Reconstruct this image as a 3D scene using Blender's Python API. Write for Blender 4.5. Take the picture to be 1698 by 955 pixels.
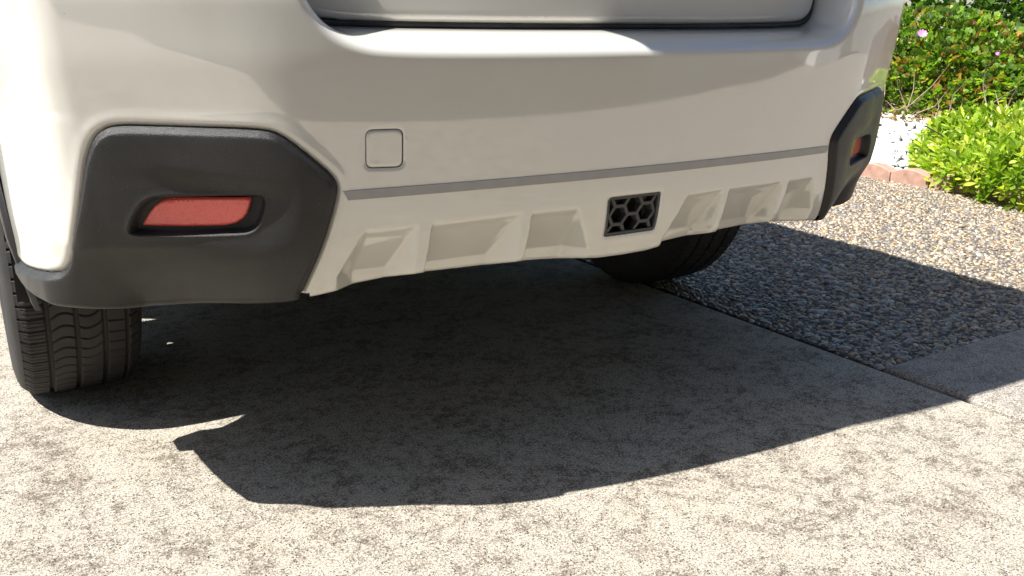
import bpy, bmesh, math, random
import numpy as np
from mathutils import Vector, Matrix
from mathutils.geometry import delaunay_2d_cdt

for o in list(bpy.data.objects):
    bpy.data.objects.remove(o)
scene = bpy.context.scene
COL = scene.collection
random.seed(7)
rng = np.random.default_rng(11)

# ------------------------------------------------------------------ camera
CX, CY, CZ = -0.8971, -1.0827, 0.7473
YAW, PIT, ROL = 0.546, 0.293, 0.009
cam = bpy.data.cameras.new("camera")
cam.sensor_width = 36.0
cam.lens = 36.0 * 1504.6 / 1698.0
cam.clip_start = 0.02
cam.clip_end = 900
cam_o = bpy.data.objects.new("camera", cam)
COL.objects.link(cam_o)
fw = Vector((math.sin(YAW) * math.cos(PIT), math.cos(YAW) * math.cos(PIT), -math.sin(PIT)))
rt = Vector((math.cos(YAW), -math.sin(YAW), 0))
up = rt.cross(fw)
r2 = math.cos(ROL) * rt + math.sin(ROL) * up
u2 = -math.sin(ROL) * rt + math.cos(ROL) * up
M = Matrix((r2, u2, -fw)).transposed().to_4x4()
M.translation = Vector((CX, CY, CZ))
cam_o.matrix_world = M
scene.camera = cam_o

# ------------------------------------------------------------------ world + sun
KX, KY = 0.66, 0.095                      # shadow run per metre of height
sun_to = Vector((-KX, KY, 1.0)).normalized()
world = bpy.data.worlds.new("World")
scene.world = world
world.use_nodes = True
wn = world.node_tree
sky = wn.nodes.new("ShaderNodeTexSky")
sky.sky_type = 'NISHITA'
sky.sun_disc = False
sky.sun_elevation = math.asin(sun_to.z)
sky.sun_rotation = math.atan2(sun_to.x, sun_to.y)
wn.links.new(sky.outputs[0], wn.nodes["Background"].inputs[0])
wn.nodes["Background"].inputs[1].default_value = 0.07
sun = bpy.data.lights.new("sun", 'SUN')
sun.energy = 5.0
sun.angle = math.radians(0.53)
sun.color = (1.0, 0.978, 0.935)
sun_o = bpy.data.objects.new("sun", sun)
COL.objects.link(sun_o)
sun_o.rotation_euler = sun_to.to_track_quat('Z', 'Y').to_euler()
sun_o.location = sun_to * 20
scene.view_settings.view_transform = 'Standard'
scene.view_settings.look = 'None'
scene.view_settings.exposure = 1.22
scene.view_settings.gamma = 1.0
scene.view_settings.use_curve_mapping = False
scene.render.engine = 'CYCLES'


# ------------------------------------------------------------------ helpers
def tag(o, label=None, cat=None, group=None, kind=None):
    if label: o["label"] = label
    if cat: o["category"] = cat
    if group: o["group"] = group
    if kind: o["kind"] = kind
    return o


def empty(name, loc=(0, 0, 0)):
    o = bpy.data.objects.new(name, None)
    o.location = loc
    o.empty_display_size = 0.1
    COL.objects.link(o)
    return o


def mobj(name, verts, faces, mat, parent=None, smooth=True, attr=None):
    me = bpy.data.meshes.new(name)
    me.from_pydata([tuple(map(float, v)) for v in verts], [], [tuple(map(int, f)) for f in faces])
    me.validate()
    if smooth:
        me.polygons.foreach_set("use_smooth", [True] * len(me.polygons))
    if attr is not None:
        a = me.color_attributes.new("Col", 'FLOAT_COLOR', 'POINT')
        a.data.foreach_set("color", np.asarray(attr, dtype=np.float32).ravel())
    me.materials.append(mat)
    me.update()
    o = bpy.data.objects.new(name, me)
    COL.objects.link(o)
    if parent is not None:
        o.parent = parent
        o.matrix_parent_inverse = parent.matrix_basis.inverted()
    return o


def bigmesh(name, V, F, mat, col=None, parent=None, smooth=True):
    """V (n,3), F (m,k) numpy, constant face size"""
    me = bpy.data.meshes.new(name)
    V = np.asarray(V, dtype=np.float32)
    F = np.asarray(F, dtype=np.int32)
    k = F.shape[1]
    me.vertices.add(len(V))
    me.vertices.foreach_set("co", V.ravel())
    me.loops.add(F.size)
    me.loops.foreach_set("vertex_index", F.ravel())
    me.polygons.add(len(F))
    me.polygons.foreach_set("loop_start", np.arange(0, F.size, k, dtype=np.int32))
    me.polygons.foreach_set("use_smooth", np.full(len(F), smooth))
    if col is not None:
        a = me.color_attributes.new("Col", 'FLOAT_COLOR', 'POINT')
        c = np.ones((len(V), 4), dtype=np.float32)
        c[:, :3] = col
        a.data.foreach_set("color", c.ravel())
    me.materials.append(mat)
    me.update(calc_edges=True)
    me.validate()
    o = bpy.data.objects.new(name, me)
    COL.objects.link(o)
    if parent is not None:
        o.parent = parent
        o.matrix_parent_inverse = parent.matrix_basis.inverted()
    return o


def boxdata(x0, x1, y0, y1, z0, z1):
    v = [(x0, y0, z0), (x1, y0, z0), (x1, y1, z0), (x0, y1, z0), (x0, y0, z1), (x1, y0, z1), (x1, y1, z1), (x0, y1, z1)]
    f = [(0, 3, 2, 1), (4, 5, 6, 7), (0, 1, 5, 4), (1, 2, 6, 5), (2, 3, 7, 6), (3, 0, 4, 7)]
    return v, f


def box(name, x0, x1, y0, y1, z0, z1, mat, parent=None, bevel=0.0):
    v, f = boxdata(x0, x1, y0, y1, z0, z1)
    o = mobj(name, v, f, mat, parent, smooth=False)
    if bevel:
        m = o.modifiers.new("bevel", 'BEVEL')
        m.width = bevel
        m.segments = 2
    return o


def fixn(o):
    bm = bmesh.new()
    bm.from_mesh(o.data)
    bmesh.ops.recalc_face_normals(bm, faces=bm.faces)
    bm.to_mesh(o.data)
    bm.free()
    o.data.polygons.foreach_set("use_smooth", [True] * len(o.data.polygons))
    return o


class MB:
    def __init__(s): s.v, s.f = [], []

    def add(s, v, f):
        n = len(s.v)
        s.v += [tuple(a) for a in v]
        s.f += [tuple(i + n for i in q) for q in f]

    def tube(s, pts, r, seg=8, r1=None):
        pts = [Vector(q) for q in pts]
        n = len(pts)
        V, F = [], []
        for i, q in enumerate(pts):
            t = (pts[min(i + 1, n - 1)] - pts[max(i - 1, 0)]).normalized()
            a = t.cross(Vector((0, 0, 1)))
            if a.length < 1e-3: a = t.cross(Vector((1, 0, 0)))
            a.normalize()
            b = t.cross(a)
            rr = r if r1 is None else r + (r1 - r) * i / max(1, n - 1)
            for k in range(seg):
                w = 2 * math.pi * k / seg
                V.append(q + (a * math.cos(w) + b * math.sin(w)) * rr)
        for i in range(n - 1):
            for k in range(seg):
                F.append((i * seg + k, i * seg + (k + 1) % seg, (i + 1) * seg + (k + 1) % seg, (i + 1) * seg + k))
        F.append(tuple(range(seg)))
        F.append(tuple((n - 1) * seg + k for k in reversed(range(seg))))
        s.add(V, F)

    def build(s, name, mat, parent=None, smooth=True):
        return mobj(name, s.v, s.f, mat, parent, smooth)


def sstep(a, b, x):
    t = np.clip((np.asarray(x, float) - a) / (b - a), 0, 1)
    return t * t * (3 - 2 * t)


# ------------------------------------------------------------------ materials
def mat(name):
    m = bpy.data.materials.new(name)
    m.use_nodes = True
    n = m.node_tree
    b = n.nodes["Principled BSDF"]
    return m, n, b


def N(n, t, **kw):
    x = n.nodes.new(t)
    for k, v in kw.items():
        if k in x.inputs.keys() if isinstance(k, str) else False:
            x.inputs[k].default_value = v
        else:
            setattr(x, k, v)
    return x


def noise(n, scale, detail=4, rough=.55, coord=None, dim='3D'):
    t = n.nodes.new("ShaderNodeTexNoise")
    t.inputs["Scale"].default_value = scale
    t.inputs["Detail"].default_value = detail
    t.inputs["Roughness"].default_value = rough
    if coord is not None: n.links.new(coord, t.inputs["Vector"])
    return t.outputs["Fac"]


def voro(n, scale, coord=None, feature='F1', out="Distance"):
    t = n.nodes.new("ShaderNodeTexVoronoi")
    t.feature = feature
    t.inputs["Scale"].default_value = scale
    if coord is not None: n.links.new(coord, t.inputs["Vector"])
    return t.outputs[out]


def ramp(n, fac, stops, interp='LINEAR'):
    r = n.nodes.new("ShaderNodeValToRGB")
    r.color_ramp.interpolation = interp
    e = r.color_ramp.elements
    while len(e) < len(stops): e.new(0.5)
    for el, (p, c) in zip(e, stops):
        el.position = p
        el.color = (c[0], c[1], c[2], 1) if hasattr(c, "__len__") else (c, c, c, 1)
    n.links.new(fac, r.inputs[0])
    return r.outputs[0]


def mix(n, fac, a, b, blend='MIX'):
    m = n.nodes.new("ShaderNodeMix")
    m.data_type = 'RGBA'
    m.blend_type = blend
    for i, x in ((0, fac), (6, a), (7, b)):
        if hasattr(x, "is_linked") or isinstance(x, bpy.types.NodeSocket):
            n.links.new(x, m.inputs[i])
        elif i == 0:
            m.inputs[0].default_value = x
        else:
            m.inputs[i].default_value = (x[0], x[1], x[2], 1)
    return m.outputs[2]


def math_(n, op, a, b=None):
    m = n.nodes.new("ShaderNodeMath")
    m.operation = op
    for i, x in enumerate((a, b)):
        if x is None: continue
        if isinstance(x, bpy.types.NodeSocket): n.links.new(x, m.inputs[i])
        else: m.inputs[i].default_value = x
    return m.outputs[0]


def bump(n, b, h, strength, dist):
    k = n.nodes.new("ShaderNodeBump")
    k.inputs["Strength"].default_value = strength
    k.inputs["Distance"].default_value = dist
    n.links.new(h, k.inputs["Height"])
    n.links.new(k.outputs[0], b.inputs["Normal"])
    return k


def coords(n, which="Object"):
    return n.nodes.new("ShaderNodeTexCoord").outputs[which]


def simple(name, col, rough=.5, metal=0., spec=.5, coat=0., var=.0, vs=30., bmp=0., bs=300.):
    m, n, b = mat(name)
    b.inputs["Roughness"].default_value = rough
    b.inputs["Metallic"].default_value = metal
    b.inputs["Specular IOR Level"].default_value = spec
    b.inputs["Coat Weight"].default_value = coat
    c = coords(n)
    if var > 0:
        f = noise(n, vs, 5, .6, c)
        lo = [x * (1 - var) for x in col]
        hi = [min(1, x * (1 + var)) for x in col]
        n.links.new(ramp(n, f, [(.3, lo), (.7, hi)]), b.inputs["Base Color"])
    else:
        b.inputs["Base Color"].default_value = (*col, 1)
    if bmp > 0:
        bump(n, b, noise(n, bs, 3, .6, c), bmp, .002)
    return m


def make_paint():
    m, n, b = mat("pearl_white_paint")
    c = coords(n)
    base = ramp(n, noise(n, 5, 4, .6, c), [(.3, (.60, .582, .528)), (.7, (.625, .607, .553))])
    # sparse dark specks of dirt, faint dried water film
    sp = ramp(n, voro(n, 55, c), [(.022, 1.0), (.05, 0.0)])
    gate = ramp(n, noise(n, 26, 2, .5, c), [(.57, 0.0), (.62, 1.0)])
    spk = math_(n, 'MULTIPLY', sp, gate)
    spk = math_(n, 'MULTIPLY', spk, .7)
    base = mix(n, spk, base, (.16, .14, .11))
    # small scuffs
    mp = n.nodes.new("ShaderNodeMapping")
    mp.inputs["Rotation"].default_value = (0, .9, 0)
    mp.inputs["Scale"].default_value = (1, 1, 5)
    n.links.new(c, mp.inputs[0])
    sc = ramp(n, noise(n, 38, 6, .75, mp.outputs[0]), [(.70, 0.), (.76, .45)])
    base = mix(n, sc, base, (.33, .30, .26))
    n.links.new(base, b.inputs["Base Color"])
    b.inputs["Roughness"].default_value = .38
    b.inputs["Coat Weight"].default_value = 1.0
    n.links.new(ramp(n, noise(n, 14, 5, .65, c), [(.35, .022), (.75, .055)]), b.inputs["Coat Roughness"])
    b.inputs["Coat IOR"].default_value = 1.95
    bump(n, b, noise(n, 900, 2, .5, c), .02, .0004)
    return m


def make_plastic():
    m, n, b = mat("grained_charcoal_plastic")
    c = coords(n)
    base = ramp(n, noise(n, 9, 5, .6, c), [(.3, (.013, .0128, .0125)), (.72, (.025, .024, .0225))])
    dust = ramp(n, voro(n, 120, c), [(.03, 1.), (.09, 0.)])
    dg = ramp(n, noise(n, 45, 2, .5, c), [(.50, 0.), (.60, .6)])
    base = mix(n, math_(n, 'MULTIPLY', dust, dg), base, (.30, .28, .25))
    mp = n.nodes.new("ShaderNodeMapping")
    mp.inputs["Rotation"].default_value = (0, -.7, 0)
    mp.inputs["Scale"].default_value = (1, 1, 9)
    n.links.new(c, mp.inputs[0])
    sc = ramp(n, noise(n, 40, 4, .8, mp.outputs[0]), [(.74, 0.), (.78, .35)])
    base = mix(n, sc, base, (.22, .21, .20))
    n.links.new(base, b.inputs["Base Color"])
    b.inputs["Specular IOR Level"].default_value = .4
    n.links.new(ramp(n, noise(n, 16, 5, .6, c), [(.3, .34), (.7, .50)]), b.inputs["Roughness"])
    h = math_(n, 'ADD', noise(n, 900, 3, .8, c), math_(n, 'MULTIPLY', voro(n, 700, c), .7))
    bump(n, b, h, .6, .0010)
    return m


def make_tyre():
    m, n, b = mat("tyre_rubber")
    c = coords(n)
    base = ramp(n, noise(n, 18, 6, .65, c), [(.3, (.009, .0088, .0085)), (.75, (.026, .024, .022))])
    n.links.new(base, b.inputs["Base Color"])
    b.inputs["Roughness"].default_value = .72
    bump(n, b, noise(n, 700, 4, .7, c), .3, .0008)
    return m


def make_concrete(name, tint=(1, 1, 1), stain=1.0, seed=0.):
    m, n, b = mat(name)
    c = coords(n)
    mp = n.nodes.new("ShaderNodeMapping")
    mp.inputs["Location"].default_value = (seed, seed * .7, 0)
    n.links.new(c, mp.inputs[0])
    c = mp.outputs[0]
    t = lambda k: tuple(x * y for x, y in zip(k, tint))
    # sandy grain: pale paste, tan sand, dark grains
    g = noise(n, 290, 4, .85, c)
    base = ramp(n, g, [(.38, t((.13, .105, .08))), (.46, t((.40, .34, .27))), (.53, t((.58, .525, .44))), (.62, t((.80, .75, .68)))])
    g2 = noise(n, 620, 2, .7, c)
    base = mix(n, ramp(n, g2, [(.40, .85), (.50, 0.)]), base, t((.20, .165, .13)))
    tan = ramp(n, noise(n, 3.5, 5, .65, c), [(.42, 0.), (.68, .25)])
    base = mix(n, tan, base, t((.46, .375, .28)), 'MIX')
    # worn, dark blotches that break up into speckle
    big = noise(n, 10.0, 5, .7, c)
    mid = noise(n, 45, 5, .8, c)
    fine = noise(n, 190, 3, .9, c)
    s = math_(n, 'ADD', math_(n, 'MULTIPLY', big, .28), math_(n, 'ADD', math_(n, 'MULTIPLY', mid, .32), math_(n, 'MULTIPLY', fine, .40)))
    st = ramp(n, s, [(.492, 0.), (.555, .88 * stain)])
    base = mix(n, st, base, t((.13, .10, .075)), 'MIX')
    # single black grains
    bl = ramp(n, voro(n, 200, c), [(.20, .95), (.30, 0.)])
    bg = ramp(n, noise(n, 45, 3, .7, c), [(.40, 0.), (.52, 1.)])
    base = mix(n, math_(n, 'MULTIPLY', bl, bg), base, t((.05, .044, .04)))
    n.links.new(base, b.inputs["Base Color"])
    b.inputs["Roughness"].default_value = .88
    b.inputs["Specular IOR Level"].default_value = .35
    h = math_(n, 'ADD', g, math_(n, 'MULTIPLY', math_(n, 'SUBTRACT', 1.0, bl), .5))
    bump(n, b, h, .9, .003)
    return m


def make_pebble(name, obj_random):
    m, n, b = mat(name)
    c = coords(n)
    if obj_random:
        r = n.nodes.new("ShaderNodeObjectInfo").outputs["Random"]
        base = ramp(n, r, [(0, (.115, .115, .12)), (.16, (.20, .19, .175)), (.3, (.27, .21, .145)), (.45, (.14, .145, .155)), (.6, (.33, .28, .215)),
                           (.72, (.17, .16, .15)), (.84, (.42, .39, .34)), (.93, (.24, .15, .10)), (1, (.10, .105, .115))])
    else:
        a = n.nodes.new("ShaderNodeAttribute")
        a.attribute_name = "Col"
        base = a.outputs["Color"]
    v = ramp(n, noise(n, 160, 4, .6, c), [(.3, .72), (.7, 1.15)])
    n.links.new(mix(n, 1.0, base, v, 'MULTIPLY'), b.inputs["Base Color"])
    b.inputs["Roughness"].default_value = .24
    b.inputs["Specular IOR Level"].default_value = .5
    return m


def make_leaf(name, stops, trans=.35, rough=.35):
    m, n, b = mat(name)
    a = n.nodes.new("ShaderNodeAttribute")
    a.attribute_name = "Col"
    n.links.new(a.outputs["Color"], b.inputs["Base Color"])
    b.inputs["Roughness"].default_value = rough
    b.inputs["Specular IOR Level"].default_value = .45
    out = n.nodes["Material Output"]
    tr = n.nodes.new("ShaderNodeBsdfTranslucent")
    cc = mix(n, 1.0, a.outputs["Color"], (1.6, 1.9, .5), 'MULTIPLY')
    n.links.new(cc, tr.inputs["Color"])
    ms = n.nodes.new("ShaderNodeMixShader")
    ms.inputs[0].default_value = trans
    n.links.new(b.outputs[0], ms.inputs[1])
    n.links.new(tr.outputs[0], ms.inputs[2])
    n.links.new(ms.outputs[0], out.inputs["Surface"])
    return m


M_paint = make_paint()
M_plastic = make_plastic()
M_tyre = make_tyre()
M_conc = make_concrete("driveway_concrete", (.97, 1.0, 1.0))
M_conc2 = make_concrete("path_concrete", (.86, .88, .92), .55, 3.7)
M_black = simple("black_plastic", (.018, .018, .018), .5)
M_gap = simple("seam_rubber", (.012, .012, .012), .8)
M_seal = simple("dark_grey_seal", (.05, .05, .05), .45, var=.3, vs=20)
M_under = simple("underbody_coating", (.016, .015, .014), .85, var=.4, vs=12, bmp=.5, bs=60)
M_strip = simple("grey_strip", (.30, .295, .29), .42, spec=.5, coat=.4, var=.06, vs=40)
M_grille = simple("honeycomb_plastic", (.045, .045, .045), .5, bmp=.3, bs=900)
M_glass = simple("tinted_glass", (.012, .014, .015), .04, spec=.6)
M_alloy = simple("alloy_rim", (.42, .43, .44), .35, metal=.9)
M_soil = simple("garden_soil", (.075, .05, .035), .95, var=.5, vs=22, bmp=1., bs=40)
M_steel = simple("brake_steel", (.2, .19, .18), .5, metal=.8)


# ------------------------------------------------------------------ ground
def grid_sheet(name, poly, z, matr, depth, edge_r=.006, kind="structure"):
    """slab with rounded arris from a convex polygon (ccw list of xy)"""
    P = np.array(poly, float)
    n = len(P)
    cen = P.mean(0)

    def inset(d):
        out = []
        for i in range(n):
            a, b_, c_ = P[i - 1], P[i], P[(i + 1) % n]
            e1 = (b_ - a) / np.linalg.norm(b_ - a)
            e2 = (c_ - b_) / np.linalg.norm(c_ - b_)
            n1 = np.array([-e1[1], e1[0]])
            n2 = np.array([-e2[1], e2[0]])
            k = (n1 + n2) / (1 + n1 @ n2)
            out.append(b_ + k * d)
        return np.array(out)
    V, F = [], []
    rings = [(0, -depth), (0, -edge_r), (edge_r * .3, -edge_r * .3), (edge_r, 0)]
    for d, dz in rings:
        for q in inset(d): V.append((q[0], q[1], z + dz))
    for r in range(len(rings) - 1):
        for i in range(n):
            j = (i + 1) % n
            F.append((r * n + i, r * n + j, (r + 1) * n + j, (r + 1) * n + i))
    F.append(tuple(range((len(rings) - 1) * n, len(rings) * n)))
    o = mobj(name, V, F, matr, smooth=False)
    tag(o, kind=kind)
    return o


M_ground = simple("ground_soil", (.16, .14, .115), .95, var=.35, vs=3, bmp=.6, bs=30)
g = mobj("ground", [(-250, -250, -.075), (250, -250, -.075), (250, 250, -.075), (-250, 250, -.075)], [(0, 1, 2, 3)], M_ground, smooth=False)
tag(g, kind="structure")

# joint between the slabs: a straight line close to the car's direction
def jx(y): return .788 - .043 * (y + .2) / 1.2 + (0.012 if False else 0)
driveway = grid_sheet("driveway", [(-7.5, -2.83), (jx(-2.83), -2.83), (jx(7), 7), (-7.5, 7)], 0.0, M_conc, .09, .009)
JX0 = .017
Y1 = .094
path = grid_sheet("concrete_path", [(jx(-2.83) + JX0, -2.83), (9.4, -2.83), (9.4, Y1 - .0), (jx(Y1) + JX0, Y1 + .004)], .004, M_conc2, .08, .010)


# ---- exposed aggregate panel
M_matrix = simple("aggregate_cement", (.085, .078, .068), .95, var=.5, vs=60, bmp=1., bs=250)
AX0, AX1, AY0, AY1 = .80, 2.90, Y1 + .008, 6.5
agg = grid_sheet("aggregate_pavement", [(jx(AY0) + JX0, AY0), (AX1, AY0), (AX1, AY1), (jx(AY1) + JX0, AY1)], -.006, M_matrix, .05, .004)
M_peb = make_pebble("river_pebbles", False)
M_pebo = make_pebble("river_pebble_single", True)
PALC = np.array([(.13, .14, .155), (.24, .21, .17), (.33, .25, .16), (.15, .165, .195), (.42, .35, .25), (.20, .18, .155), (.52, .48, .41), (.28, .18, .115),
                 (.10, .11, .13), (.36, .31, .25), (.22, .235, .26), (.44, .35, .22)]) * np.array([1.12, 1.0, .84])


def dome_template(seg, rings=2):
    V = [(0, 0, 1.)]
    F = []
    for r in range(1, rings + 1):
        ph = (math.pi / 2 * 1.12) * r / rings
        for k in range(seg):
            a = 2 * math.pi * (k + .5 * (r % 2)) / seg
            V.append((math.sin(ph) * math.cos(a), math.sin(ph) * math.sin(a), math.cos(ph)))
    for k in range(seg): F.append((0, 1 + k, 1 + (k + 1) % seg))
    for r in range(rings - 1):
        o0, o1 = 1 + r * seg, 1 + (r + 1) * seg
        for k in range(seg):
            k2 = (k + 1) % seg
            if r % 2 == 0:
                F.append((o0 + k, o1 + k, o0 + k2)); F.append((o1 + k, o1 + k2, o0 + k2))
            else:
                F.append((o0 + k, o1 + k2, o0 + k2)); F.append((o0 + k, o1 + k, o1 + k2))
    return np.array(V), np.array(F)


# jittered hex layout
sp = .0138
pts = []
for j, y in enumerate(np.arange(AY0 + .004, 3.4, sp * .87)):
    x0 = jx(y) + JX0 + .004
    xs = np.arange(x0, AX1 - .004, sp) + (sp / 2 if j % 2 else 0)
    pts.append(np.stack([xs, np.full(len(xs), y)], 1))
pts = np.concatenate(pts)
pts += rng.normal(0, sp * .20, pts.shape)
pts = pts[rng.random(len(pts)) > .08]
pts[:, 1] = np.maximum(pts[:, 1], AY0 + .003)
cammask = np.ones(len(pts), bool)
szr = np.clip(rng.lognormal(math.log(.0080), .30, len(pts)), .0045, .018)
asp = rng.uniform(.55, .95, len(pts))
rot = rng.uniform(0, math.pi, len(pts))
hgt = szr * rng.uniform(.26, .46, len(pts))
zb = rng.uniform(-.0075, -.0045, len(pts))
tilt = rng.normal(0, .16, (len(pts), 2))
pc = (.72 * PALC[rng.integers(0, len(PALC), len(pts))] + .28 * PALC.mean(0)) * np.array([.98, 1., 1.04]) * rng.uniform(.8, 1.2, (len(pts), 1))
# the 300 that show largest become single pebbles
dist = np.hypot(pts[:, 0] - CX, pts[:, 1] - CY)
infr = (pts[:, 0] < 1.0 + (pts[:, 1] - Y1) * 1.2 + .62)
key = szr / dist + np.where(infr & (pts[:, 0] > .8), 0, -1)
order = np.argsort(-key)
single = order[:300]
rest = np.setdiff1d(np.arange(len(pts)), single)


def pebble_xyz(T, idx):
    n = len(idx)
    v = T[None].repeat(n, 0).copy()
    lump = 1 + .13 * rng.standard_normal((n, len(T), 1))
    v[:, :, :2] *= lump
    v[:, :, 0] *= szr[idx][:, None]
    v[:, :, 1] *= (szr * asp)[idx][:, None]
    v[:, :, 2] *= hgt[idx][:, None]
    v[:, :, 2] += v[:, :, 0] * tilt[idx, 0][:, None] + v[:, :, 1] * tilt[idx, 1][:, None]
    c, s = np.cos(rot[idx])[:, None], np.sin(rot[idx])[:, None]
    x, y = v[:, :, 0] * c - v[:, :, 1] * s, v[:, :, 0] * s + v[:, :, 1] * c
    return np.stack([x + pts[idx, 0][:, None], y + pts[idx, 1][:, None], v[:, :, 2] + zb[idx][:, None]], 2)


T, TF = dome_template(7, 2)
P3 = pebble_xyz(T, rest)
FF = (TF[None] + (np.arange(len(rest)) * len(T))[:, None, None]).reshape(-1, 3)
bed = bigmesh("pebble_bed", P3.reshape(-1, 3), FF, M_peb, pc[rest].repeat(len(T), 0), agg)
tag(bed, kind="stuff")
T2, TF2 = dome_template(9, 3)
pmesh = []
for k in range(8):
    v = T2.copy()
    v[:, :2] *= 1 + .10 * rng.standard_normal((len(T2), 1))
    me = bpy.data.meshes.new("pebble")
    me.from_pydata(v.tolist(), [], TF2.tolist())
    me.polygons.foreach_set("use_smooth", [True] * len(me.polygons))
    me.materials.append(M_pebo)
    pmesh.append(me)
for i in single:
    o = bpy.data.objects.new("pebble", pmesh[i % 8])
    o.location = (pts[i, 0], pts[i, 1], zb[i])
    o.rotation_euler = (tilt[i, 0], tilt[i, 1], rot[i])
    o.scale = (szr[i], szr[i] * asp[i], hgt[i])
    o.parent = agg
    COL.objects.link(o)

# crumbs of dirt lying in the joint
gv, gf = [], []
T, TF = dome_template(5, 2)
for k in range(520):
    y = rng.uniform(-.6, 1.7)
    v = T * rng.uniform(.0012, .0042) * np.array([1, 1, .7])
    v = v + np.array([jx(y) + JX0 / 2 + rng.normal(0, .003), y, -.028 + rng.uniform(-.01, .006)])
    gf.append(TF + len(gv) * len(T)); gv.append(v)
grit = bigmesh("joint_grit", np.concatenate(gv), np.concatenate(gf), simple("grit", (.09, .075, .06), .95, var=.6, vs=200))
tag(grit, "dark grit and dirt packed into the joint between the concrete slabs", "grit", kind="stuff")
box_under = box("joint_bed", jx(6) - .05, jx(-2.85) + .06, -2.83, 6.5, -.07, -.034, M_gap)
tag(box_under, kind="structure")
box_under.rotation_euler.z = 0

# garden bed surface behind the edging
V, F = [], []
nx, ny = 60, 70
for j in range(ny + 1):
    for i in range(nx + 1):
        x = 2.96 + 9 * (i / nx) ** 1.3
        y = Y1 + .01 + 11 * j / ny
        z = -.02 + .05 * max(0, x - 4.9) + .02 * math.sin(x * 3.1 + y) * math.cos(y * 2.3) * (x > 3.2)
        V.append((x, y, z))
for j in range(ny):
    for i in range(nx):
        a = j * (nx + 1) + i
        F.append((a, a + 1, a + nx + 2, a + nx + 1))
bedo = mobj("garden_bed", V, F, M_soil)
tag(bedo, kind="structure")


# ------------------------------------------------------------------ bumper surface definition (s along the plan curve, z up)
PLAN = [(0, 0), (.1, .002), (.2, .008), (.3, .0165), (.4, .029), (.5, .045), (.56, .060), (.62, .086), (.70, .128), (.76, .160), (.782, .173), (.799, .190), (.811, .218),
        (.824, .27), (.837, .34), (.847, .43), (.854, .55), (.859, .75)]


def catmull(P, n=14):
    P = [np.array((-P[1][0], P[1][1]))] + [np.array(q, float) for q in P]
    P.append(2 * P[-1] - P[-2])
    o = []
    for i in range(1, len(P) - 2):
        a, b_, c_, d = P[i - 1:i + 3]
        for t in np.arange(n) / n:
            o.append(.5 * ((2 * b_) + (-a + c_) * t + (2 * a - 5 * b_ + 4 * c_ - d) * t * t + (-a + 3 * b_ - 3 * c_ + d) * t ** 3))
    o.append(P[-2])
    return np.array(o)


PC = catmull(PLAN)
PS = np.r_[0, np.cumsum(np.linalg.norm(np.diff(PC, axis=0), axis=1))]
tg = np.gradient(PC, axis=0)
tg /= np.linalg.norm(tg, axis=1)[:, None]
SMAX = PS[-1]
_u = np.arange(-1.6, 1.6, .004)
_t = np.stack([np.interp(abs(_u), PS, tg[:, 0]), np.sign(_u) * np.interp(abs(_u), PS, tg[:, 1])], 1)
_kk = np.exp(-.5 * (np.arange(-50, 51) * .004 / .06) ** 2)
_kk /= _kk.sum()
_ts = np.stack([np.convolve(np.pad(_t[:, k], 50, mode='edge'), _kk, 'valid') for k in (0, 1)], 1)   # smoothed tangent for offsets


def s_of_x(x): return np.sign(x) * np.interp(abs(x), PC[:, 0], PS)


def plan_pt(s):
    a = np.abs(s)
    sg = np.sign(s)
    sg = np.where(sg == 0, 1, sg)
    x = np.interp(a, PS, PC[:, 0])
    y = np.interp(a, PS, PC[:, 1])
    tx = np.interp(s, _u, _ts[:, 0])
    ty = np.interp(s, _u, _ts[:, 1])
    l = np.hypot(tx, ty)
    return sg * x, y, ty / l, -tx / l        # position and outward normal (nx, ny)


LZ = [.20, .30, .36, .40, .44, .48, .515, .56, .62, .69, .77, .80, .86, 1.0]
LV = [.16, .085, .052, .035, .0225, .0150, .0115, .0085, .0045, 0., .0, .006, .030, .11]
_lz = np.linspace(.2, 1.0, 400)
_lv = np.interp(_lz, LZ, LV)
_k = np.ones(15) / 15
_lv = np.convolve(np.pad(_lv, 7, mode='edge'), _k, 'valid')


def lean(s, z):
    """inset of the skin: leans in below, leans out a little at the upper corners"""
    s, z = np.asarray(s, float), np.asarray(z, float)
    w = sstep(.52, .72, np.abs(s))
    q = 1 - .92 * sstep(.79, .93, np.abs(s))
    b = np.interp(z, _lz, _lv) * np.where(z < .62, q, 1)
    return b + w * np.where(z > .62, -.09 * (np.minimum(z, .78) - .62) * (1 - sstep(.80, .92, np.abs(s))), q * (.05 * (.62 - z) + .35 * np.maximum(.45 - z, 0)))


def surf(s, z, out=0.):
    """3D point of the bumper skin, pushed outwards by out"""
    x, y, nx_, ny_ = plan_pt(s)
    d = out - lean(s, z)
    return np.stack([x + nx_ * d, y + ny_ * d, np.asarray(z) + 0 * x], -1)


# ---- polygon tools in the (s, z) plane
def resample(P, h, closed=True):
    P = np.array(P, float)
    Q = np.vstack([P, P[:1]]) if closed else P
    L = np.r_[0, np.cumsum(np.linalg.norm(np.diff(Q, axis=0), axis=1))]
    n = max(3, int(round(L[-1] / h)))
    t = np.linspace(0, L[-1], n + 1)
    R = np.stack([np.interp(t, L, Q[:, 0]), np.interp(t, L, Q[:, 1])], 1)
    return R[:-1] if closed else R


def chaikin(P, it=2, closed=True):
    P = np.array(P, float)
    for _ in range(it):
        Q = np.roll(P, -1, 0)
        a, b_ = .75 * P + .25 * Q, .25 * P + .75 * Q
        P = np.stack([a, b_], 1).reshape(-1, 2)
    return P


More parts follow.
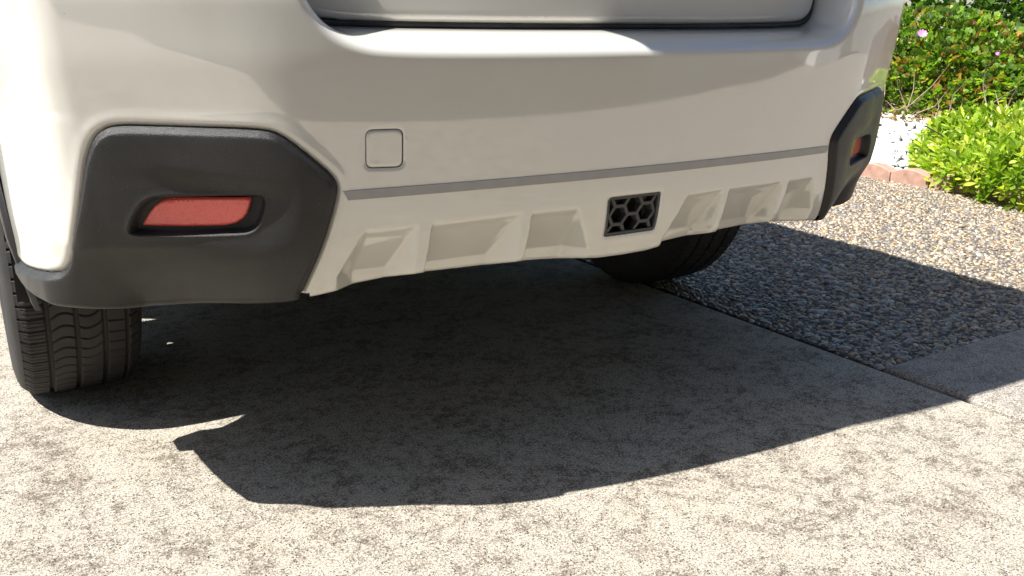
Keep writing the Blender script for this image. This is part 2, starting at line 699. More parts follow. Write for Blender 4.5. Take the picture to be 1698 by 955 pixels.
def round_poly(P, radii, seg=7):
    P = np.array(P, float)
    n = len(P)
    out = []
    for i in range(n):
        a, b_, c_ = P[i - 1], P[i], P[(i + 1) % n]
        r = radii[i] if hasattr(radii, "__len__") else radii
        if r <= 0:
            out.append(b_); continue
        e1 = (a - b_); l1 = np.linalg.norm(e1); e1 /= l1
        e2 = (c_ - b_); l2 = np.linalg.norm(e2); e2 /= l2
        ang = math.acos(np.clip(e1 @ e2, -1, 1))
        d = min(r / math.tan(ang / 2), .48 * l1, .48 * l2)
        for k in range(seg + 1):
            t = k / seg
            out.append((1 - t) ** 2 * (b_ + e1 * d) + 2 * t * (1 - t) * b_ + t * t * (b_ + e2 * d))
    return np.array(out)


def sdf(P, Q):
    """signed distance (negative inside) of points Q to closed polygon P"""
    Q = np.asarray(Q, float)
    res = np.empty(len(Q))
    A = P
    B = np.roll(P, -1, 0)
    E = B - A
    L2 = (E ** 2).sum(1) + 1e-18
    for c in range(0, len(Q), 4000):
        q = Q[c:c + 4000]
        w = q[:, None] - A[None]
        t = np.clip((w * E[None]).sum(2) / L2, 0, 1)
        d = np.sqrt(((w - t[..., None] * E[None]) ** 2).sum(2).min(1))
        cond = ((A[None, :, 1] > q[:, 1:2]) != (B[None, :, 1] > q[:, 1:2]))
        xi = A[None, :, 0] + (q[:, 1:2] - A[None, :, 1]) / (np.where(E[None, :, 1] == 0, 1e-12, E[None, :, 1])) * E[None, :, 0]
        ins = (cond & (q[:, 0:1] < xi)).sum(1) % 2 == 1
        res[c:c + 4000] = np.where(ins, -d, d)
    return res


def offset(P, d):
    """outward offset of a ccw closed polygon"""
    E = np.roll(P, -1, 0) - np.roll(P, 1, 0)
    l = np.linalg.norm(E, axis=1)[:, None]
    nrm = np.stack([E[:, 1], -E[:, 0]], 1) / np.maximum(l, 1e-9)
    Q = P + nrm * d
    ok = np.abs(np.abs(sdf(P, Q)) - abs(d)) < abs(d) * .08 + 1e-6
    return Q[ok]


def ccw(P):
    P = np.array(P, float)
    a = (P[:, 0] * np.roll(P[:, 1], -1) - np.roll(P[:, 0], -1) * P[:, 1]).sum()
    return P if a > 0 else P[::-1].copy()


def tri_mesh(outer, holes, points, keep_pts_min=.0):
    """constrained triangulation: outer polygon, hole polygons, free points -> pts, tris, index list of the outer loop, of each hole"""
    V = []
    Ed = []
    loops = []
    for L in [outer] + holes:
        i0 = len(V)
        V += [tuple(q) for q in L]
        loops.append(list(range(i0, len(V))))
        Ed += [(i0 + i, i0 + (i + 1) % len(L)) for i in range(len(L))]
    V += [tuple(q) for q in points]
    r = delaunay_2d_cdt([Vector(v) for v in V], Ed, [], 0, 1e-7, True)
    vo, fo, ov = r[0], r[2], r[3]
    P = np.array([tuple(v) for v in vo])
    F = np.array([f for f in fo if len(f) == 3])
    c = P[F].mean(1)
    k = sdf(outer, c) < 0
    for h in holes: k &= sdf(h, c) > 0
    F = F[k]
    inv = {}
    for i, srcs in enumerate(ov):
        for s in srcs: inv[s] = i
    a = P[F]
    ar = (a[:, 1, 0] - a[:, 0, 0]) * (a[:, 2, 1] - a[:, 0, 1]) - (a[:, 2, 0] - a[:, 0, 0]) * (a[:, 1, 1] - a[:, 0, 1])
    F[ar < 0] = F[ar < 0][:, ::-1]
    return P, F, [[inv[i] for i in L] for L in loops]


def hexgrid(x0, x1, y0, y1, h):
    o = []
    for j, y in enumerate(np.arange(y0, y1, h * .866)):
        xs = np.arange(x0, x1, h) + (h / 2 if j % 2 else 0)
        o.append(np.stack([xs, np.full(len(xs), y)], 1))
    return np.concatenate(o)


# ------------------------------------------------------------------ the car
car = empty("parked_car", (0, .9, 0))
tag(car, "white hatchback parked on the driveway, seen from low behind its rear bumper", "car")

# outline of the left cladding in (s, z), mirrored for the right
CL = [(-0.8213, 0.5159), (-0.807, 0.5582), (-0.7967, 0.5816), (-0.7851, 0.5979), (-0.7714, 0.6074), (-0.7549, 0.6115), (-0.7129, 0.6108), (-0.6602, 0.609), (-0.6075, 0.6076),
      (-0.5734, 0.6053), (-0.5577, 0.6011), (-0.5397, 0.5889), (-0.5163, 0.5686), (-0.4921, 0.5462), (-0.484, 0.5342), (-0.482, 0.524), (-0.4849, 0.5081), (-0.5042, 0.4457),
      (-.530, .388), (-.5360, .3748), (-0.5365, 0.3741), (-.5375, .3739), (-.55, .3725), (-0.6401, 0.3617), (-.72, .3555), (-0.7945, 0.352), (-0.85, 0.359), (-0.89, 0.3645), (-.93, .3645), (-1.0, .357), (-1.08, .351), (-1.16, .352),
      (-1.165, .352), (-1.165, .371), (-1.16, .371), (-1.0936, 0.374), (-1.0, .389), (-0.9063, 0.405), (-0.8893, 0.4094), (-0.8749, 0.4209), (-0.855, 0.4462), (-0.8365, 0.4806)]
CLP = ccw(resample(chaikin(CL, 3), .0042))
_bp = np.array([(.5372, .3740), (.55, .3725), (.6401, .3617), (.72, .3555), (.7945, .352), (.85, .359), (.89, .3645), (.93, .3645), (1.0, .357), (1.08, .351), (1.16, .352)])


def on_bottom(P):
    a = np.abs(P[:, 0])
    return (np.abs(P[:, 1] - np.interp(a, _bp[:, 0], _bp[:, 1])) < .0042) & (a > .5372) & (a < 1.158)


CRP = ccw(CLP * np.array([-1, 1]))

# tow cover, grille
TOW = ccw(resample(round_poly([(-.4440, .6010), (-.3920, .6005), (-.3925, .5480), (-.4450, .5490)], .0105), .003))
GR = ccw(resample(round_poly([(-.0590, .4785), (.0480, .4785), (.0530, .4120), (-.0530, .4120)], [.008, .003, .008, .003]), .004))
GR = GR + np.array([.002, 0])


def panel_depth(S, Z):
    """recess depth of the scooped panels between the diffuser fins: each panel slopes in, its flanks are flat chamfers"""
    a = np.abs(S)
    t = np.clip((.470 - Z) / .075, 0, 1)        # 0 at top, 1 at the bottom
    top = .469 + .003 * np.sin(a * 9)
    dep = np.maximum(top - Z, 0)
    dep = .53 * dep * sstep(-.006, .018, dep)
    best = np.zeros_like(a)
    # inner edge top / bottom, outer edge top / bottom, flank slopes
    for (i0, i1, o0, o1, ki, ko) in ((.110, .077, .1915, .1935, 1.6, 5.0), (.2060, .2085, .3495, .3550, 1.25, 5.0), (.3690, .3715, .444, .487, 1.25, 1.3)):
        ii = i0 + (i1 - i0) * t
        oo = o0 + (o1 - o0) * t
        q = np.minimum(np.maximum(a - ii, 0) * ki, np.maximum(oo - a, 0) * ko)
        # smooth minimum of panel depth and flank depth
        k = .0055
        h = np.clip(.5 + .5 * (q - dep) / k, 0, 1)
        m_ = q * (1 - h) + dep * h - k * h * (1 - h)
        best = np.maximum(best, np.clip(m_, 0, .040))
    return best


def zbot(a):
    a = np.asarray(a, float)
    base = np.interp(a, [0, .05, .075, .10, .14, .19, .25, .355, .40, .45, .485, .515, .54], [.3805, .3815, .3845, .389, .3920, .3945, .3945, .3945, .3925, .387, .379, .3742, .373])
    return base - .30 * panel_depth(a, base)


# white skin outline
TOPC = [(0, .6870), (.15, .6872), (.30, .6885), (.40, .6915), (.445, .6965), (.482, .710), (.508, .732), (.526, .765), (.5375, .82), (.548, .95)]


def top_curve(n=60):
    P = np.array(TOPC)
    P = np.vstack([P[1] * [-1, 1], P, 2 * P[-1] - P[-2]])
    o = []
    for i in range(1, len(P) - 2):
        a, b_, c_, d = P[i - 1:i + 3]
        for t in np.arange(8) / 8:
            o.append(.5 * ((2 * b_) + (-a + c_) * t + (2 * a - 5 * b_ + 4 * c_ - d) * t * t + (-a + 3 * b_ - 3 * c_ + d) * t ** 3))
    o.append(P[-2])
    return np.array(o)


tc = top_curve()
top_full = np.vstack([(tc * [-1, 1])[::-1], tc[1:]])
top_full = resample(top_full, .006, False)
SE = 1.30                                     # side end of the bumper skin
arch_edge = [(1.46, .95), (1.46, .80), (1.42, .715), (1.355, .655), (1.30, .59), (1.255, .52), (1.225, .45), (1.212, .39)]
nb = 280
bx_ = np.linspace(-.53, .53, nb)
bot_c = np.stack([bx_, zbot(np.abs(bx_))], 1)
right_side = np.array([(.60, .379), (.75, .372), (.90, .380), (1.0, .374), (1.1, .366), (1.2, .362)] + arch_edge[::-1])
rs = resample(right_side, .008, False)
left_side = rs[::-1] * [-1, 1]
outer = np.vstack([bot_c, rs, top_full[::-1], left_side])
# clean duplicates
keep = np.r_[True, np.linalg.norm(np.diff(outer, axis=0), axis=1) > 1e-4]
outer = ccw(outer[keep])

pts = [hexgrid(-1.0, 1.0, .364, .95, .0065), hexgrid(-1.47, -1., .364, .95, .013), hexgrid(1., 1.47, .364, .95, .013), offset(outer, -.003), offset(outer, -.0065), hexgrid(-.53, .53, .372, .482, .0030)]
for P in (CLP, CRP):
    for d in (.0012, .0028, .005, .008, .012):
        pts.append(offset(P, d))
    pts.append(offset(P, -.006))
pts.append(offset(TOW, .0012)); pts.append(offset(TOW, .0028)); pts.append(offset(TOW, .006))
pts.append(offset(GR, .003)); pts.append(offset(GR, .007)); pts.append(offset(GR, .0015))
SP = np.concatenate(pts)
dC = np.minimum(sdf(CLP, SP), sdf(CRP, SP))
dO = sdf(outer, SP)
okp = (dO < -.0022) & (dC > -.008) & (sdf(TOW, SP) > .0006) & (sdf(GR, SP) > .0008)
SP = SP[okp]
# thin the points
cell = {}
order = np.arange(len(SP))[::-1]
for i in order:
    k = (int(SP[i, 0] / .0013), int(SP[i, 1] / .0013))
    if k not in cell: cell[k] = i
SP = SP[sorted(cell.values())]
inner_hole = [ccw(resample(offset(P, -.010), .01)) for P in ()]
P2, F2, LP = tri_mesh(outer, [TOW, GR], SP)


def skin_out(P2):
    s, z = P2[:, 0], P2[:, 1]
    out = -panel_depth(s, z)
    d = np.minimum(sdf(CLP, P2), sdf(CRP, P2))
    out += .0008 * np.exp(-((d - .0095) / .005) ** 2)             # soft raised rim round the cladding
    out -= .006 * (1 - sstep(-.001, .0042, d))                     # rolls in at the seam
    dt = sdf(TOW, P2)
    out -= .0016 * (1 - sstep(0, .0028, dt))
    dg = sdf(GR, P2)
    out -= .0022 * (1 - sstep(0, .006, dg))
    # a faint crease above the grey band
    return out


so = skin_out(P2)
c2 = P2[F2].mean(1)
F2 = F2[np.minimum(sdf(CLP, c2), sdf(CRP, c2)) > -.007]
V3 = surf(P2[:, 0], P2[:, 1], so)
verts = [tuple(v) for v in V3]
faces = [tuple(f) for f in F2]


def add_rows(loop_idx, rowfun, nrow, closed=False, flip=False):
    """append swept rows to the mesh starting from existing vertices loop_idx; rowfun(k) -> array of positions"""
    prev = list(loop_idx)
    for k in range(nrow):
        pos = rowfun(k)
        cur = []
        for q in pos:
            verts.append(tuple(q)); cur.append(len(verts) - 1)
        n = len(prev)
        for i in range(n if closed else n - 1):
            j = (i + 1) % n
            f = (prev[i], cur[i], cur[j], prev[j])
            faces.append(f[::-1] if flip else f)
        prev = cur
    return prev


oi = LP[0]
OP = P2[oi]
# bottom curl
bi = [i for i, q in zip(oi, OP) if q[1] < .3975 and abs(q[0]) < .529]
bi.sort(key=lambda i: P2[i, 0])
BS = P2[bi]
B3 = np.array([verts[i] for i in bi])
_, _, bnx, bny = plan_pt(BS[:, 0])
prof = [(.0015, -.0035), (.005, -.0065), (.011, -.0085), (.03, -.0095), (.085, -.004)]
_stop = add_rows(bi, lambda k: np.stack([B3[:, 0] - bnx * prof[k][0], B3[:, 1] - bny * prof[k][0], B3[:, 2] + prof[k][1]], 1), len(prof))
# grille opening walls
gi = LP[2]
GS = P2[gi]
add_rows(gi, lambda k: surf(GS[:, 0], GS[:, 1], -(.004, .012, .05)[k]), 3, True, True)
# shelf: from the top curve inwards to the tailgate gap
def is_top(q):
    return q[1] > .68 and abs(q[0]) < .555 and np.min(np.linalg.norm(top_full - q, axis=1)) < 1e-5
ti = [i for i, q in zip(oi, OP) if is_top(q)]
# order along curve
tpar = [int(np.argmin(np.linalg.norm(top_full - P2[i], axis=1))) for i in ti]
ti = [i for _, i in sorted(zip(tpar, ti))]
TS = P2[ti]
T3 = np.array([verts[i] for i in ti])
tl = np.r_[0, np.cumsum(np.linalg.norm(np.diff(TS, axis=0), axis=1))]
u = tl / tl[-1] * 2 - 1                        # -1..1 along the curve


def gate_curve(u):
    """tailgate perimeter for |u| in 0..1 : x, y, z"""
    a = np.abs(u)
    K = np.array([(0, 0, .098, .7275), (.25, .205, .105, .7275), (.45, .375, .124, .729), (.535, .442, .136, .7305), (.575, .470, .143, .7325), (.605, .489, .148, .738), (.635, .5005, .151, .748),
                  (.68, .509, .154, .770), (.80, .518, .160, .835), (1.0, .530, .172, .955)])
    return np.sign(u) * np.interp(a, K[:, 0], K[:, 1]), np.interp(a, K[:, 0], K[:, 2]), np.interp(a, K[:, 0], K[:, 3])


gx, gy, gz = gate_curve(u)
ker = np.ones(7) / 7
sm = lambda a: np.convolve(np.pad(a, 3, mode='reflect', reflect_type='odd'), ker, 'valid')
G3 = np.stack([sm(gx), sm(gy), sm(gz)], 1)
tt = np.gradient(TS, axis=0)
tt /= np.linalg.norm(tt, axis=1)[:, None]
inw = np.stack([-tt[:, 1], tt[:, 0]], 1)       # points up / towards the gate
T_up = surf(TS[:, 0] + inw[:, 0] * .012, TS[:, 1] + inw[:, 1] * .012) - surf(TS[:, 0], TS[:, 1])
T_up /= np.linalg.norm(T_up, axis=1)[:, None]
rows_t = [.04, .10, .17, .25, .34, .45, .58, .72, .86, 1.0]


def shelf_row(k):
    t = rows_t[k]
    a = T3
    b1 = T3 + T_up * .018
    b2 = T3 + T_up * .020 + (G3 - T3) * .22
    d = G3
    return (1 - t) ** 3 * a + 3 * t * (1 - t) ** 2 * b1 + 3 * t * t * (1 - t) * b2 + t ** 3 * d


last = add_rows(ti, shelf_row, len(rows_t))
add_rows(last, lambda k: G3 + np.array([0, .04, -.012]) * (k + 1), 1)
bumper = fixn(mobj("bumper", verts, faces, M_paint, car))

# dark backing right behind seams and openings
def plate(name, P, out, matr, parent, extra=()):
    PP, FF, L = tri_mesh(P, [], np.array(extra).reshape(-1, 2) if len(extra) else np.zeros((0, 2)))
    return mobj(name, surf(PP[:, 0], PP[:, 1], out), FF, matr, parent)


plate("cover_seam", offset(TOW, .006), -.008, M_gap, bumper)
TC = ccw(resample(offset(TOW, -.0007), .003))
cp = np.concatenate([offset(TC, -.0008), offset(TC, -.002), offset(TC, -.005), hexgrid(-.45, -.39, .545, .61, .005)])
cp = cp[sdf(TC, cp) < -.0006]
PP, FF, L = tri_mesh(TC, [], cp)
dd = -sdf(TC, PP)
v_ = list(map(tuple, surf(PP[:, 0], PP[:, 1], -.0030 * (1 - sstep(0, .0026, dd)) - .0004 * sstep(0, .01, dd) + .0002 * np.sin(PP[:, 0] * 90) * sstep(.002, .02, dd))))
mobj("tow_hook_cover", v_, FF, M_paint, bumper)

# thin grey band laid on the skin
n_ = 150
xs = np.linspace(-.4745, .4745, n_)
ss = s_of_x(xs)
zt = .5225 - .003 * (np.abs(xs) / .47) ** 2 + .0015
zl = zt - .0138
V, F = [], []
for i in range(n_):
    e = 0.0 if i not in (0, n_ - 1) else .0
    inl = .0075 if i == 0 else (-.0075 if i == n_ - 1 else 0)
    for (s_, z_, o_) in ((ss[i], zt[i], .0001), (ss[i], zt[i] - .0006, .0016), (ss[i] + inl, zl[i] + .0006, .0016), (ss[i] + inl, zl[i], .0001)):
        V.append(tuple(surf(np.array([s_]), np.array([z_]), o_)[0]))
for i in range(n_ - 1):
    for k in range(3):
        a = i * 4 + k
        F.append((a, a + 1, a + 5, a + 4))
mobj("grey_band", V, F, M_strip, bumper, smooth=False)

# honeycomb grille
grille = mobj("grille_frame", [], [], M_grille, bumper)
gm = MB()
O1 = offset(GR, -.0004)
O2 = offset(GR, -.0052)
def ringsdf(P, n=96):
    return resample(P, 1, True) if False else P
A1 = resample(O1, .0035)
nA = len(A1)
def match(P):
    L = np.r_[0, np.cumsum(np.linalg.norm(np.diff(np.vstack([P, P[:1]]), axis=0), axis=1))]
    t = np.linspace(0, L[-1], nA + 1)[:-1]
    Q = np.vstack([P, P[:1]])
    return np.stack([np.interp(t, L, Q[:, 0]), np.interp(t, L, Q[:, 1])], 1)
A2 = match(O2)
rowsP = [(A1, -.020), (A1, -.0035), (A2, -.0035), (A2, -.022)]
V = np.concatenate([surf(a[:, 0], a[:, 1], o_) for a, o_ in rowsP])
F = []
for r in range(3):
    for i in range(nA):
        j = (i + 1) % nA
        F.append((r * nA + i, r * nA + j, (r + 1) * nA + j, (r + 1) * nA + i))
bpy.data.objects.remove(grille)
grille = mobj("grille_frame", V, F, M_grille, bumper, smooth=False)
# hexagon ribs
hexR = .0182
bars = MB()
cs = []
GC = GR.mean(0)
for col in range(-2, 3):
    for row in range(-3, 3):
        cx_ = GC[0] + col * hexR * 1.5
        cz_ = GC[1] + .0005 + (row + (0 if col % 2 else .5)) * hexR * math.sqrt(3) * .97 
        cs.append((cx_, cz_))
seen = set()
for (cx_, cz_) in cs:
    vs_ = [(cx_ + hexR * math.cos(math.radians(60 * k)), cz_ + hexR * .97 * math.sin(math.radians(60 * k))) for k in range(6)]
    for k in range(6):
        a, b_ = np.array(vs_[k]), np.array(vs_[(k + 1) % 6])
        key = tuple(sorted([(round(a[0] * 500), round(a[1] * 500)), (round(b_[0] * 500), round(b_[1] * 500))]))
        if key in seen: continue
        seen.add(key)
        tt_ = np.linspace(0, 1, 13)
        q = a + (b_ - a) * tt_[:, None]
        ins = sdf(GR, q) < -.002
        if ins.sum() < 2: continue
        q = q[ins]
        a, b_ = q[0], q[-1]
        e = (b_ - a) / np.linalg.norm(b_ - a)
        nn = np.array([-e[1], e[0]]) * .0027
        C4 = [a + nn, b_ + nn, b_ - nn, a - nn]
        v = [tuple(surf(np.array([c[0]]), np.array([c[1]]), o_)[0]) for o_ in (-.020, -.0055) for c in C4]
        bars.add(v, [(4, 5, 6, 7), (0, 1, 5, 4), (1, 2, 6, 5), (2, 3, 7, 6), (3, 0, 4, 7)])
bars.build("honeycomb_rib", M_grille, grille, smooth=False)
plate("grille_backing", offset(GR, .002), -.044, M_gap, grille)

# ---- corner cladding with reflector
REF = [(-0.752, 0.4758), (-0.7451, 0.4834), (-0.7364, 0.4951), (-0.7261, 0.5058), (-0.7154, 0.5121), (-0.7054, 0.5142), (-0.6725, 0.5153), (-0.5972, 0.5159), (-0.6003, 0.5053), (-0.605, 0.4939), (-0.612, 0.4863),
       (-0.6226, 0.4799), (-0.6366, 0.4771), (-0.6902, 0.4757)]
REFP = ccw(resample(round_poly(REF, [.002, .01, .02, .02, .02, .02, .02, .002, .01, .01, .01, .01, .01, .02]), .003))
POC = [(-0.7606, 0.4749), (-0.7533, 0.4902), (-0.742, 0.5065), (-0.731, 0.5158), (-0.7162, 0.5201), (-0.6806, 0.5208), (-0.5952, 0.5213), (-0.5812, 0.5196), (-0.577, 0.5127), (-0.5806, 0.4966),
       (-0.5892, 0.4786), (-0.5997, 0.4697), (-0.6147, 0.4665), (-0.6885, 0.4648), (-0.7519, 0.4663), (-0.7599, 0.4697)]
POCP = ccw(resample(chaikin(POC, 2), .003))


def clad_out(P, CP, PP):
    CX_ = CP.copy()
    low_ = on_bottom(CX_)
    CX_[low_, 1] -= .06
    d = -sdf(CX_, P)                              # depth inside; the bottom edge rolls under instead
    s, z = -np.abs(P[:, 0]), P[:, 1]
    low = sstep(.40, .375, z) * 0
    prof_d = [0, .0008, .0022, .0034, .0088, .0108, .016, 1]
    prof_h = [-.005, -.0012, .0002, .0008, .0078, .0090, .0095, .0095]
    h = np.interp(d, prof_d, prof_h)
    # gentle scoop around the reflector, deepening towards the car centre
    zt_ = np.interp(s, [-.78, -.74, -.62, -.54], [.566, .566, .545, .533])
    zb_ = np.interp(s, [-.78, -.74, -.60, -.54], [.415, .418, .436, .452])
    ds = sstep(-.790, -.60, s) * (1 - sstep(-.590, -.530, s))
    w = sstep(-.006, .026, zt_ - z) * sstep(-.010, .046, z - zb_)
    h = h - .0090 * ds * w * sstep(.012, .03, d)
    dp = sdf(PP, P)
    h = h + .0012 * np.exp(-(dp / .004) ** 2) * (dp > 0)
    h = h - .0155 * (1 - sstep(-.0065, .0006, dp))
    return h


def make_clad(sign, label):
    mir = np.array([sign * -1.0, 1.0])            # CL data is the left (s<0) side
    CP = ccw(CLP * mir) if sign > 0 else CLP
    PP_ = ccw(POCP * mir) if sign > 0 else POCP
    RP = ccw(REFP * mir) if sign > 0 else REFP
    pts = [offset(CP, -d) for d in (.0008, .0022, .0034, .0060, .0088, .0108, .0135, .018)]
    pts += [offset(PP_, d) for d in (.0006, .0025, .005, .009, -.0015, -.0035, -.006, -.009)]
    x0, x1 = CP[:, 0].min(), CP[:, 0].max()
    pts.append(hexgrid(x0, x1, .35, .62, .0050))
    Q = np.concatenate(pts)
    Q = Q[sdf(CP, Q) < -.0005]
    cell = {}
    for i in range(len(Q)):
        k = (int(Q[i, 0] / .0009), int(Q[i, 1] / .0009))
        if k not in cell: cell[k] = i
    Q = Q[sorted(cell.values())]
    P, F, L = tri_mesh(CP, [], Q)
    # left wrap: mirror-safe evaluation
    h = clad_out(P, CP, PP_)
    V = surf(P[:, 0], P[:, 1], h)
    global verts, faces
    verts = [tuple(v) for v in V]
    faces = [tuple(f) for f in F]
    # bottom curl
    ob = on_bottom(P)
    li = [i for i in L[0] if ob[i]]
    li.sort(key=lambda i: P[i, 0])
    S_ = P[li]
    B_ = np.array([verts[i] for i in li])
    _, _, a, b_ = plan_pt(S_[:, 0])
    prof = [(.0010, -.003), (.0035, -.0062), (.0075, -.0090), (.014, -.0110), (.024, -.0118), (.07, -.010), (.15, .0)]
    add_rows(li, lambda k: np.stack([B_[:, 0] - a * prof[k][0], B_[:, 1] - b_ * prof[k][0], B_[:, 2] + prof[k][1]], 1), len(prof))
    cl = fixn(mobj("corner_cladding", verts, faces, M_plastic, car))
    cl["label"] = label
    # reflector
    q = np.concatenate([offset(RP, -.001), offset(RP, -.0025), hexgrid(RP[:, 0].min(), RP[:, 0].max(), .48, .53, .006)])
    q = q[sdf(RP, q) < -.0008]
    P, F, L = tri_mesh(RP, [], q)
    dd = -sdf(RP, P)
    V = surf(P[:, 0], P[:, 1], -.0095 + .0030 * sstep(0, .0022, dd))
    # follow the tilt of the scoop
    mobj("reflector", V, F, M_reflector, cl)
    return cl


def make_reflector():
    m, n, b = mat("red_reflector")
    c = coords(n)
    f = noise(n, 60, 5, .7, c)
    base = ramp(n, f, [(.3, (.62, .060, .050)), (.7, (.74, .10, .085))])
    v = voro(n, 420, c)
    base = mix(n, ramp(n, v, [(.2, 0.), (.6, .35)]), base, (.88, .17, .14))
    n.links.new(base, b.inputs["Base Color"])
    b.inputs["Roughness"].default_value = .22
    b.inputs["Coat Weight"].default_value = .6
    b.inputs["Coat Roughness"].default_value = .12
    bump(n, b, v, .25, .001)
    return m


M_reflector = make_reflector()
make_clad(-1, "charcoal corner cladding with a red reflector, left of the bumper")
make_clad(1, "charcoal corner cladding with a reflector, right corner of the bumper")

# ---- tailgate, upper body
def gate_face(x, z):
    """outer y of the tailgate skin"""
    base = .086 + .20 * x * x + .05 * np.maximum(0, np.abs(x) - .46) 
    prof_ = np.interp(z, [.72, .74, .80, .90, 1.02, 1.10, 1.30, 1.50, 1.60], [.004, 0., .004, .012, .030, .055, .150, .255, .31])
    return base + prof_


GP = []
K = np.array([(0, .7335), (.20, .7335), (.36, .735), (.43, .7365), (.462, .740), (.482, .7475), (.493, .758), (.501, .775), (.510, .83), (.53, .95), (.56, 1.06)])
gl = np.vstack([(K * [-1, 1])[::-1], K[1:]])
GO = ccw(resample(np.vstack([gl, [(.56, 1.06)], [(-.56, 1.06)]])[:-1], .009))
q = np.concatenate([hexgrid(-.56, .56, .73, 1.06, .014)] + [offset(GO, -d) for d in (.0015, .004, .008, .013)])
q = q[sdf(GO, q) < -.0008]
PP, FF, L = tri_mesh(GO, [], q)
dd = -sdf(GO, PP)
roll = .016 * (1 - np.sqrt(np.clip(1 - (1 - np.clip(dd / .011, 0, 1)) ** 2, 0, 1)))
V = np.stack([PP[:, 0], gate_face(PP[:, 0], PP[:, 1]) + roll * (PP[:, 1] < 1.04), PP[:, 1]], 1)
verts = [tuple(v) for v in V]
faces = [tuple(f) for f in FF]
li = L[0]
B_ = np.array([verts[i] for i in li])
add_rows(li, lambda k: B_ + np.array([0, .05, 0]), 1, True)
tailgate = fixn(mobj("tailgate", verts, faces, M_paint, car))
# dark seal strip in the gap below the tailgate
V, F = [], []
uu = np.linspace(-.86, .86, 140)
hx, hy, hz = gate_curve(uu)
for i in range(len(uu)):
    V += [(hx[i] * .999, hy[i] + .0015, hz[i] - .001), (hx[i] * .999, hy[i] - .0045, hz[i] + .0008), (hx[i] * .994, hy[i] - .0045, hz[i] + .0068), (hx[i] * .99, hy[i] + .012, hz[i] + .012)]
for i in range(len(uu) - 1):
    for k in range(3):
        a = i * 4 + k
        F.append((a, a + 4, a + 5, a + 1))
mobj("seal_strip", V, F, M_seal, tailgate)
# lamp recess / handle bar line and glass above
def strip_mesh(rows):
    n = len(rows[0])
    V = [v for r in rows for v in r]
    F = []
    for r in range(len(rows) - 1):
        for i in range(n - 1):
            F.append((r * n + i, r * n + i + 1, (r + 1) * n + i + 1, (r + 1) * n + i))
    return V, F


xs = np.linspace(-1, 1, 41)
rows = []
for z, hw in ((1.06, .555), (1.12, .56), (1.25, .555), (1.38, .54), (1.47, .525)):
    x = xs * hw
    rows.append([tuple(v) for v in np.stack([x, gate_face(x, np.full_like(x, z)) + .004, np.full_like(x, z)], 1)])
V, F = strip_mesh(rows)
mobj("rear_window", V, F, M_glass, tailgate)
# roof spoiler
rows = []
SPY = .040
for (y, z, hw) in ((SPY + .004, 1.472, .500), (SPY - .006, 1.482, .51), (SPY - .004, 1.490, .515), (SPY + .15, 1.522, .56), (SPY + .42, 1.545, .585)):
    x = xs * hw
    rows.append([(float(a), float(y + .16 * a * a), float(z - .05 * a * a)) for a in x])
rows.insert(0, [(float(a * .93), float(SPY + .32 + .16 * a * a), float(1.462)) for a in xs * .545])
V, F = strip_mesh(rows)
mobj("roof_spoiler", V, F, M_paint, car)
# roof
rows = []
for (y, z, hw) in ((SPY + .40, 1.545, .61), (.9, 1.575, .67), (1.5, 1.585, .675), (2.2, 1.56, .65), (2.62, 1.49, .59)):
    x = xs * hw
    rows.append([(float(a), float(y), float(z - .035 * (abs(a) / hw) ** 4)) for a in x])
V, F = strip_mesh(rows)
mobj("roof", V, F, M_paint, car)
# windscreen and bonnet; the nose is extended down to keep light out underneath
rows = [[(float(a), 2.62, 1.488 - .05 * abs(a) ** 4) for a in xs * .56], [(float(a), 3.0, 1.24) for a in xs * .66], [(float(a), 3.4 - .1 * a * a, 1.02) for a in xs * .72]]
V, F = strip_mesh(rows)
mobj("windscreen", V, F, M_glass, car)
rows = [[(float(a), 3.4 - .1 * a * a, 1.015) for a in xs * .74], [(float(a), 3.9, .97 - .05 * a * a) for a in xs * .78], [(float(a), 4.30 - .25 * a * a, .86) for a in xs * .76], [(float(a), 4.42 - .3 * a * a, .66) for a in xs * .78], [(float(a), 4.40 - .3 * a * a, .19) for a in xs * .78]]
V, F = strip_mesh(rows)
mobj("bonnet", V, F, M_paint, car)

# body sides (y, z) domain with wheel openings
AXR, AXF, WR = .935, 3.56, .385
def arch_pts(yc, r, a0, a1, n=26):
    return [(yc + r * math.cos(t), .33 + r * math.sin(t)) for t in np.linspace(a0, a1, n)]


side = [(.20, .97), (.33, .72), (.45, .58)]
a_lo = math.asin((.30 - .33) / WR)
rear_arch = arch_pts(AXR, WR, math.pi - .75, a_lo)
front_arch = arch_pts(AXF, WR, math.pi - a_lo, a_lo)
side_poly = [(.30, 1.0), (.38, .72), (.50, .64)] + rear_arch + front_arch + [(4.1, .30), (4.15, .66), (3.95, .86), (3.4, 1.0), (2.4, 1.02), (1.2, 1.035)]
SPn = ccw(resample(side_poly, .02))


def side_x(y, z):
    base = np.interp(z, [.28, .40, .60, .80, .92, 1.0, 1.04], [.822, .845, .860, .861, .852, .832, .82])
    return base - .05 * np.clip((.5 - y) / .5, 0, 1) ** 2 - .10 * np.clip((y - 3.3) / .9, 0, 1) ** 2


